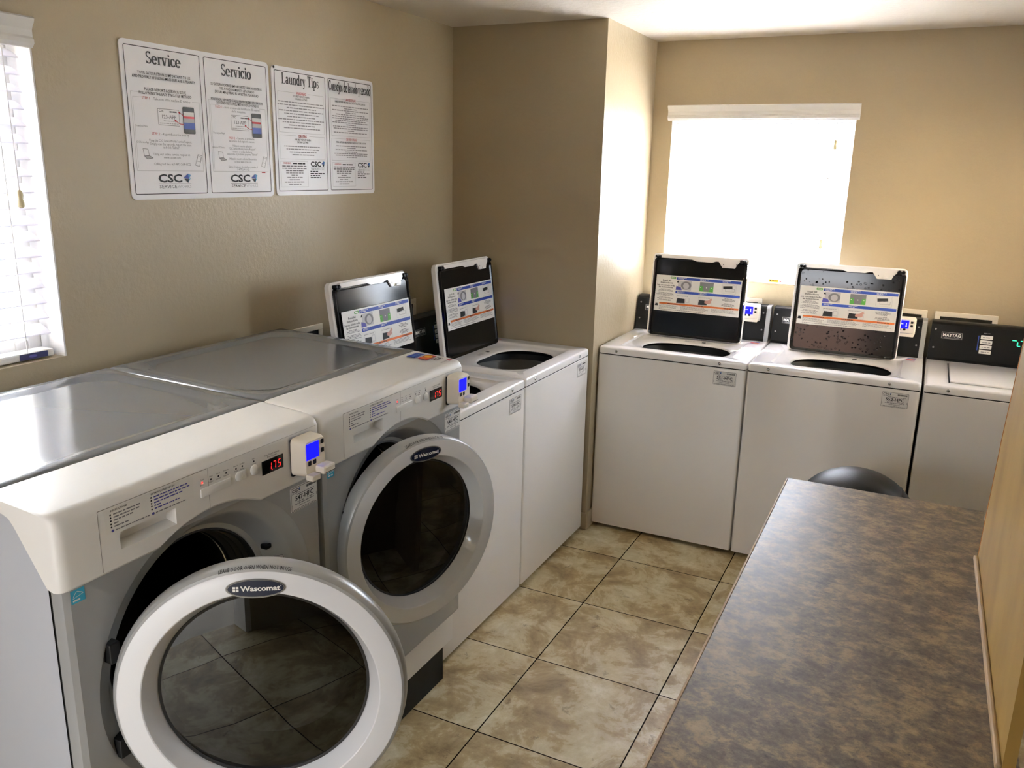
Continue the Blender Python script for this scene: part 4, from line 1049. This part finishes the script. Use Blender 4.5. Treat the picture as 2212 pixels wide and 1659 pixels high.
    bm = bmesh.new(); box(bm, rx+.004, rx+rw-.004, -.010, -.003, rz-.002, rz+rh-.006); obj('reader_mount', bm, 'black', t)
    rd, rf = reader(t, rx, rz, -.009, rw, rh, .038, 0)
    for u, v in ((.74, .76), (.74, .53), (.16, .30), (.38, .30)):
        bm = bmesh.new(); rpoly(bm, rf, rw*u, rh*v, rw*(u+.14), rh*(v+.12), .002, 0, .001)
        obj('key', bm, 'black', rd)
    bm = bmesh.new(); yb = -.009-.038
    box(bm, rx+.002, rx+.030, yb-.022, yb, rz-.004, rz+.010, .003); box(bm, rx+.034, rx+rw-.002, yb-.028, yb, rz+.004, rz+.024, .005)
    quad(bm, Frame((rx, yb-.0285, rz), (1, 0, 0), (0, 0, 1), (0, -1, 0)), .038, .008, rw-.006, .0095, 1, .0006)
    obj('card_slot', bm, ['ivory', 'ink'], rd)
    # stickers
    number_label(t, Frame((.576, -.0002, .928), (1, 0, 0), (0, 0, 1), (0, -1, 0)), .094, .060, num)
    bm = bmesh.new(); f3 = Frame((.019, -.0002, .969), (1, 0, 0), (0, 0, 1), (0, -1, 0))
    quad(bm, f3, 0, 0, .027, .025, IX['ink_cyan'], .0006); stroke(bm, f3, [(.004+.009*i/6+.0, .012+.009*math.sin(PI*i/12)) for i in range(7)] + [(.013+.010*i/6, .021-.006*i/6) for i in range(1, 7)], .0012, IX['label'], .0009)
    scribble(bm, f3, .003, .022, .004, .004, IX['label'], .0009); stroke(bm, f3, [(.003, .010), (.024, .014)], .001, IX['label'], .0009)
    obj('energy_label', bm, INKS, t)
    bm = bmesh.new(); f4 = Frame((.60, .002, .80), (1, 0, 0), (0, 0, 1), (0, -1, 0))
    th_ = math.radians(16); rh_ = Vector((math.cos(th_), 0, math.sin(th_))); tv_ = Vector((-math.sin(th_), 0, math.cos(th_)))
    f4 = Frame(Vector((cx, .0465, cz)) + rh_*.240 - tv_*.009, rh_*.52 + Vector((0, -.853, 0)), tv_, rh_*-.853 + Vector((0, -.52, 0)))
    rpoly(bm, f4, -.012, 0, .016, .017, .002, IX['ink_light'], .0015); outline(bm, f4, -.011, .001, .015, .016, .001, .002, IX['ink'], .0018); scribble(bm, f4, -.008, .012, .006, .006, IX['ink_grey'], .0018)
    obj('recess_label', bm, INKS, t)
    bm = bmesh.new(); f5 = Frame(Vector((cx+.213, .046, cz+.098)), Vector((.6, -.75, -.28)).normalized(), Vector((.2, -.2, .95)).normalized(), Vector((-.72, -.62, -.3)).normalized())
    box(bm, cx+.196, cx+.214, .046, .066, cz+.098, cz+.110, .003); obj('latch_strike', bm, 'black', t)
    # kick panel and plinth
    bm = bmesh.new(); box(bm, .004, W-.004, .030, .09, .165, .2815, .002); obj('kick_panel', bm, 'white_plastic', t)
    bm = bmesh.new(); box(bm, .006, W-.006, .066, D-.02, .0, .164, .002); obj('plinth', bm, 'black', t)
    # embossed top
    bm = bmesh.new(); k = 3
    def zt_(y): return 1.1485+(y-.17)*.027
    def oct_(x0, x1, y0, y1, c): return [(x0+c, y0), (x1-c, y0), (x1, y0+c), (x1, y1-c), (x1-c, y1), (x0+c, y1), (x0, y1-c), (x0, y0+c)]
    L = [oct_(.001, W-.001, .171, D, .001), oct_(.001, W-.001, .171, D, .001), oct_(.006, W-.006, .175, D-.004, .002), oct_(.040, W-.040, .212, D-.03, .055), oct_(.052, W-.052, .224, D-.042, .055), oct_(.064, W-.064, .236, D-.054, .053)]
    dz = (-.018, -.003, .0, .0, -.007, -.0075)
    rg = [[bm.verts.new((x, y, zt_(y)+q)) for x, y in l] for l, q in zip(L, dz)]
    for i in range(len(rg)-1): bridge(bm, rg[i], rg[i+1])
    cap(bm, rg[-1])
    obj('top_cover', bm, 'silver', t, True, 60)
    if decals:
        bm = bmesh.new(); f6 = Frame((0, 0, 0), (1, 0, 0), (0, 1, 0.04), (0, 0, 1)); z = 1.1432
        f6 = Frame((0, .05, 1.1418), (1, 0, 0), (0, 1, .055), (0, -.055, 1))
        quad(bm, f6, .595, .068, .655, .098, IX['ink_blue'], .0012); scribble(bm, f6, .605, .645, .080, .006, IX['ink_lblue'], .0015)
        quad(bm, f6, .600, .028, .660, .060, IX['ink_red'], .0012); ell(bm, f6, .618, .044, .013, .013, IX['ink_orange'], .0015); ell(bm, f6, .638, .044, .013, .013, IX['ink_yellow'], .0016)
        text(bm, f6, 'VISA', .632, .002, .016, .046, 'c', .03, IX['ink'], .0012)
        text(bm, f6, 'DISCOVER', .618, -.026, .007, .034, 'c', .01, IX['ink_grey'], .0012); poly(bm, f6, [(.638, -.03), (.658, -.03), (.648, -.012)], IX['ink_red'], .0012)
        obj('payment_stickers', bm, INKS, t)
    # ---- door, swung on its near edge
    thw = door_th
    a = Vector((math.sin(thw), math.cos(thw), 0)); n = Vector((math.cos(thw), -math.sin(thw), 0)); u = Vector((0, 0, 1))
    WM = Matrix(((a.x, u.x, n.x, door_c[0]), (a.y, u.y, n.y, door_c[1]), (a.z, u.z, n.z, door_c[2]), (0, 0, 0, 1)))
    TM = Matrix.Translation((FX, ynear, 0)) @ Matrix.Rotation(PI/2, 4, 'Z')
    bm = bmesh.new()
    lathe(bm, [(.232, -.058), (.255, -.056), (.265, -.048), (.2695, -.034), (.2700, -.020), (.2680, -.010), (.2635, -.003), (.2590, .0)], 96, [0, 0, 0, 0, 0, 0, 0])
    lathe(bm, [(.2590, .0), (.2570, .0006), (.2185, .0), (.2165, -.0012), (.2140, -.005), (.2060, -.020), (.1985, -.033), (.1965, -.038), (.1955, -.046)], 96, [1]*8)
    dr = obj('door', bm, ['rim_silver', 'door_face'], t, True, 22)
    dr.matrix_local = TM.inverted() @ WM
    bm = bmesh.new(); lathe(bm, [(.1962, -.037), (.191, -.0385)], 96, [1]); r = lathe(bm, [(.191, -.0385), (.17, -.0375), (.10, -.0365), (.02, -.036)], 96, [0, 0, 0], None, False, True)
    bm.normal_update()
    for f_ in bm.faces:
        if f_.normal.z < 0: f_.normal_flip()
    obj('door_glass', bm, ['smoke', 'rubber'], dr, True)
    bm = bmesh.new(); lathe(bm, [(.240, -.058), (.238, -.075), (.215, -.083), (.200, -.085), (.190, -.10), (.175, -.135), (.12, -.16), (.02, -.165)], 72, None, None, False, True)
    obj('inner_bowl', bm, 'bowl', dr, True)
    # grip recess on the free side
    bm = bmesh.new(); k = 14; A = []; B = []
    for i in range(k+1):
        g = math.radians(-16+32*i/k); A.append(bm.verts.new((.2085*math.cos(g), .2085*math.sin(g), -.0200))); B.append(bm.verts.new((.2165*math.cos(g), .2165*math.sin(g), -.0088)))
    bridge(bm, A, B, 0, False); obj('door_grip', bm, 'grip', dr)
    fr = Frame((0, .2265, -.0003), (1, 0, 0), (0, 1, 0), (0, 0, 1))
    bm = bmesh.new(); ell(bm, fr, 0, 0, .0535, .0195, IX['steel'], .0012, 48); ell(bm, fr, 0, 0, .0515, .0178, IX['ink'], .0016, 48); ell(bm, fr, 0, 0, .0505, .0170, IX['steel'], .0019, 48)
    ell(bm, fr, 0, 0, .0495, .0162, len(INKS), .0022, 48)
    text(bm, fr, 'Wascomat', .008, -.0045, .0095, .070, 'c', .03, IX['label'], .0026, 3); ell(bm, fr, .0445, .004, .001, .001, IX['label'], .0026, 8)
    for i in range(2):
        for j in range(2): quad(bm, fr, -.0405+i*.0058, -.0050+j*.0054, -.0358+i*.0058, -.0006+j*.0054, IX['label'], .0026)
    o = obj('badge', bm, INKS + ['navy'], dr)
    bm = bmesh.new(); f8 = Frame((0, 0, 0), (1, 0, 0), (0, 1, 0), (0, 0, 1))
    def bend(uu, vv):
        g = PI/2-uu/.266; r = .266+vv; return (r*math.cos(g), r*math.sin(g))
    # lettering follows the rounded rim
    vs, fs = text_mesh('LEAVE DOOR OPEN WHEN NOT IN USE', .012, 1)
    x0 = min(p[0] for p in vs); x1 = max(p[0] for p in vs); sx = .13/(x1-x0); nv = []
    for p, q in vs:
        s = q/.69*.0052; g = PI/2-((p-(x0+x1)/2)*sx)/.266
        r = .2632+s*.85; h = -.0022-s*1.25+.0007
        nv.append(bm.verts.new((r*math.cos(g)*1.001, r*math.sin(g)*1.001, h)))
    for f in fs:
        try: bm.faces.new([nv[i] for i in f])
        except ValueError: pass
    obj('rim_lettering', bm, 'ink', dr)
    # hinge block joining door and machine
    bm = bmesh.new(); hz = cz
    hw = WM @ Vector((-.262, 0, -.045)); hl = TM.inverted() @ hw
    bm.free()
    for dz_ in (-.10, .10):
        bm = bmesh.new(); box(bm, cx-.268, cx-.246, -.010, .022, cz+dz_-.02, cz+dz_+.02, .003)
        obj('hinge', bm, 'rubber', t)
    return t
M['rim_silver'] = pmat('door_rim_silver', '#a9aaa9', .3, metal=.15)
M['door_face'] = pmat('door_face_white', '#d2d3d6', .16, coat=.5)
M['bowl'] = pmat('dark_bowl', '#0d0e0e', .25)
M['grip'] = pmat('grip_grey', '#6d7176', .5)
for nm in ('door_glass', 'captions', 'instruction_sticker', 'lettering', 'badge', 'payment_stickers', 'energy_label', 'recess_label', 'rim_lettering', 'brand_plate', 'cycle_button', 'console_print', 'display_window', 'console_screw', 'deck_label', 'deck_symbol', 'key', 'display', 'display_text', 'warning_label', 'drawer_seam', 'pilot_light', 'latch_screw'): NO_RECALC.add(nm)
make_front_loader('nearest grey front-loading washer, round white door swung wide open', -1.876, '547-HFC', (.9887, -1.6604, .7424), .9756, False)
make_front_loader('second grey front-loading washer, ring door only slightly ajar, payment stickers on top', -1.1862, '548-HFC', (.867, -.8911, .7424), .3173, True)

# ------------------------------------------------------------------ counter, board, bin
CZ = .914
t = thing('folding_counter', 'brown mottled laminate counter with pale worn front edge, opposite the front-loaders', 'counter', (0, 0, 0))
bm = bmesh.new()
x0, x1, y0, y1 = 1.7365, 2.206, -2.30, -.4365
prof = [(x1, CZ), (x0+.004, CZ), (x0+.001, CZ-.0015), (x0, CZ-.004), (x0, CZ-.036), (x0+.002, CZ-.038), (x1, CZ-.038)]
A = [bm.verts.new((x, y0, z)) for x, z in prof]; B = [bm.verts.new((x, y1, z)) for x, z in prof]
bridge(bm, A, B); cap(bm, A); cap(bm, B); obj('countertop', bm, 'laminate', t)
bm = bmesh.new(); box(bm, x0-.0012, x0+.0035, y0, y1, CZ-.006, CZ+.0008, .001); obj('edge_band', bm, 'trim_wood', t)
for ya, yb in ((-2.28, -2.25), (-1.42, -1.39), (-.50, -.47)):
    bm = bmesh.new(); box(bm, 1.86, 2.19, ya, yb, 0, CZ-.038, .002); obj('support_panel', bm, 'cabinet_side', t)
bm = bmesh.new(); box(bm, 2.185, 2.2, -2.28, -.47, 0, CZ-.038, .002); obj('back_panel', bm, 'cabinet_side', t)

t = thing('wooden_board', 'tall tan wooden board with scuffs standing on the counter edge', 'board', (0, 0, 0))
bm = bmesh.new(); xb0, xb1 = 2.1815, 2.1975
side = [(-1.49, CZ+.0005), (-.746, CZ+.0005), (-.804, 1.203), (-.876, 1.4157), (-.935, 1.60), (-1.49, 1.60)]
A = [bm.verts.new((xb0, y, z)) for y, z in side]; B = [bm.verts.new((xb1, y, z)) for y, z in side]
bridge(bm, A, B); cap(bm, A); cap(bm, B); obj('board', bm, 'wood', t)
bm = bmesh.new()
for (ya, za), (yb_, zb_) in zip(side[1:4], side[2:5]):
    q = [bm.verts.new(p) for p in ((xb0-.0008, ya, za), (xb1+.0005, ya, za), (xb1+.0005, yb_, zb_), (xb0-.0008, yb_, zb_), (xb0-.0008, ya+.004, za), (xb1+.0005, ya+.004, za), (xb1+.0005, yb_+.004, zb_), (xb0-.0008, yb_+.004, zb_))]
    for ix in ((0, 1, 2, 3), (4, 5, 6, 7), (0, 4, 7, 3), (1, 5, 6, 2), (0, 1, 5, 4), (3, 2, 6, 7)): bm.faces.new([q[i] for i in ix])
obj('edge_strip', bm, 'wood_edge', t)
bm = bmesh.new(); box(bm, xb0-.009, xb0, -1.49, -.752, CZ+.0005, CZ+.011, .003); obj('base_strip', bm, 'trim_wood', t)

t = thing('trash_bin', 'black dome-topped trash bin standing past the end of the counter', 'trash bin', (1.892, .17, 0))
bm = bmesh.new(); lathe(bm, [(.150, 0), (.155, .005), (.186, .56), (.196, .565), (.196, .585), (.19, .59)], 48, None, None, True, True); obj('bin_body', bm, 'bin', t, True, 40)
bm = bmesh.new()
prof = [(.199, .572), (.201, .585), (.199, .592)] + [(.197*math.cos(a), .592+.175*math.sin(a)) for a in [PI/2*i/14 for i in range(1, 14)]] + [(.004, .767)]
lathe(bm, prof, 64, None, None, False, True); lid = obj('dome_lid', bm, 'bin', t, True, 40)
bm = bmesh.new(); pts = []
for i in range(15):
    a = -1.15+2.3*i/14; x = .085+.05*math.cos(a*.9); y = .19*math.sin(a)*.9
    rr = min(math.hypot(x, y)/.197, .999); pts.append((x, y, .592+.175*math.sqrt(1-rr*rr)))
tube(bm, pts, .0022, 6); obj('flap_seam', bm, 'rubber', lid)

# ------------------------------------------------------------------ light
w = bpy.data.worlds.new('sky'); scene.world = w; w.use_nodes = True
nt = w.node_tree; bg = nt.nodes['Background']
bg.inputs['Color'].default_value = (.86, .93, 1.0, 1); bg.inputs['Strength'].default_value = 10.0
def portal(loc, rot, sx, sy):
    l = bpy.data.lights.new('daylight_portal', 'AREA'); l.shape = 'RECTANGLE'; l.size = sx; l.size_y = sy; l.cycles.is_portal = True
    o = bpy.data.objects.new('daylight_portal', l); COL.objects.link(o); o.location = loc; o.rotation_euler = rot
portal((XW-T-.03, (LW[0]+LW[1])/2, (LW[2]+LW[3])/2), (0, -PI/2, 0), LW[3]-LW[2], LW[1]-LW[0])
portal(((BW[0]+BW[1])/2, YB+T+.03, (BW[2]+BW[3])/2), (-PI/2, 0, 0), BW[1]-BW[0], BW[3]-BW[2])
portal((XR+T+.03, (RW[0]+RW[1])/2, (RW[2]+RW[3])/2), (0, PI/2, 0), RW[3]-RW[2], RW[1]-RW[0])
portal(((DR[0]+DR[1])/2, YF-T-.03, 1.0), (PI/2, 0, 0), DR[1]-DR[0], 2.03)
s = bpy.data.lights.new('sun', 'SUN'); s.energy = 260; s.angle = .01; s.color = (1, .98, .945)
so = bpy.data.objects.new('sun', s); COL.objects.link(so)
d = Vector((-.10, -.75, -.69)).normalized(); so.rotation_euler = d.to_track_quat('-Z', 'Y').to_euler()

# ------------------------------------------------------------------ camera
cam = bpy.data.cameras.new('camera'); co = bpy.data.objects.new('camera', cam); COL.objects.link(co); scene.camera = co
cam.sensor_fit = 'HORIZONTAL'; cam.sensor_width = 36; cam.lens = 1794.47*36/2212; cam.clip_start = .02
r = Vector((0.89597061, 0.44358481, 0.02166052)); u = Vector((-0.13016555, 0.21565762, 0.96775447)); f = Vector((-0.42460992, 0.86989902, -0.25096235))
co.matrix_world = Matrix(((r.x, u.x, -f.x, 1.9924), (r.y, u.y, -f.y, -2.6811), (r.z, u.z, -f.z, 1.7122), (0, 0, 0, 1)))

vs = scene.view_settings; vs.view_transform = 'Standard'; vs.look = 'None'; vs.gamma = 1; vs.exposure = 1.05; vs.use_curve_mapping = False
cy = scene.cycles
cy.use_denoising = True; cy.max_bounces = 12; cy.diffuse_bounces = 8; cy.glossy_bounces = 5; cy.transparent_max_bounces = 12; cy.sample_clamp_indirect = 12; cy.caustics_reflective = False; cy.caustics_refractive = False
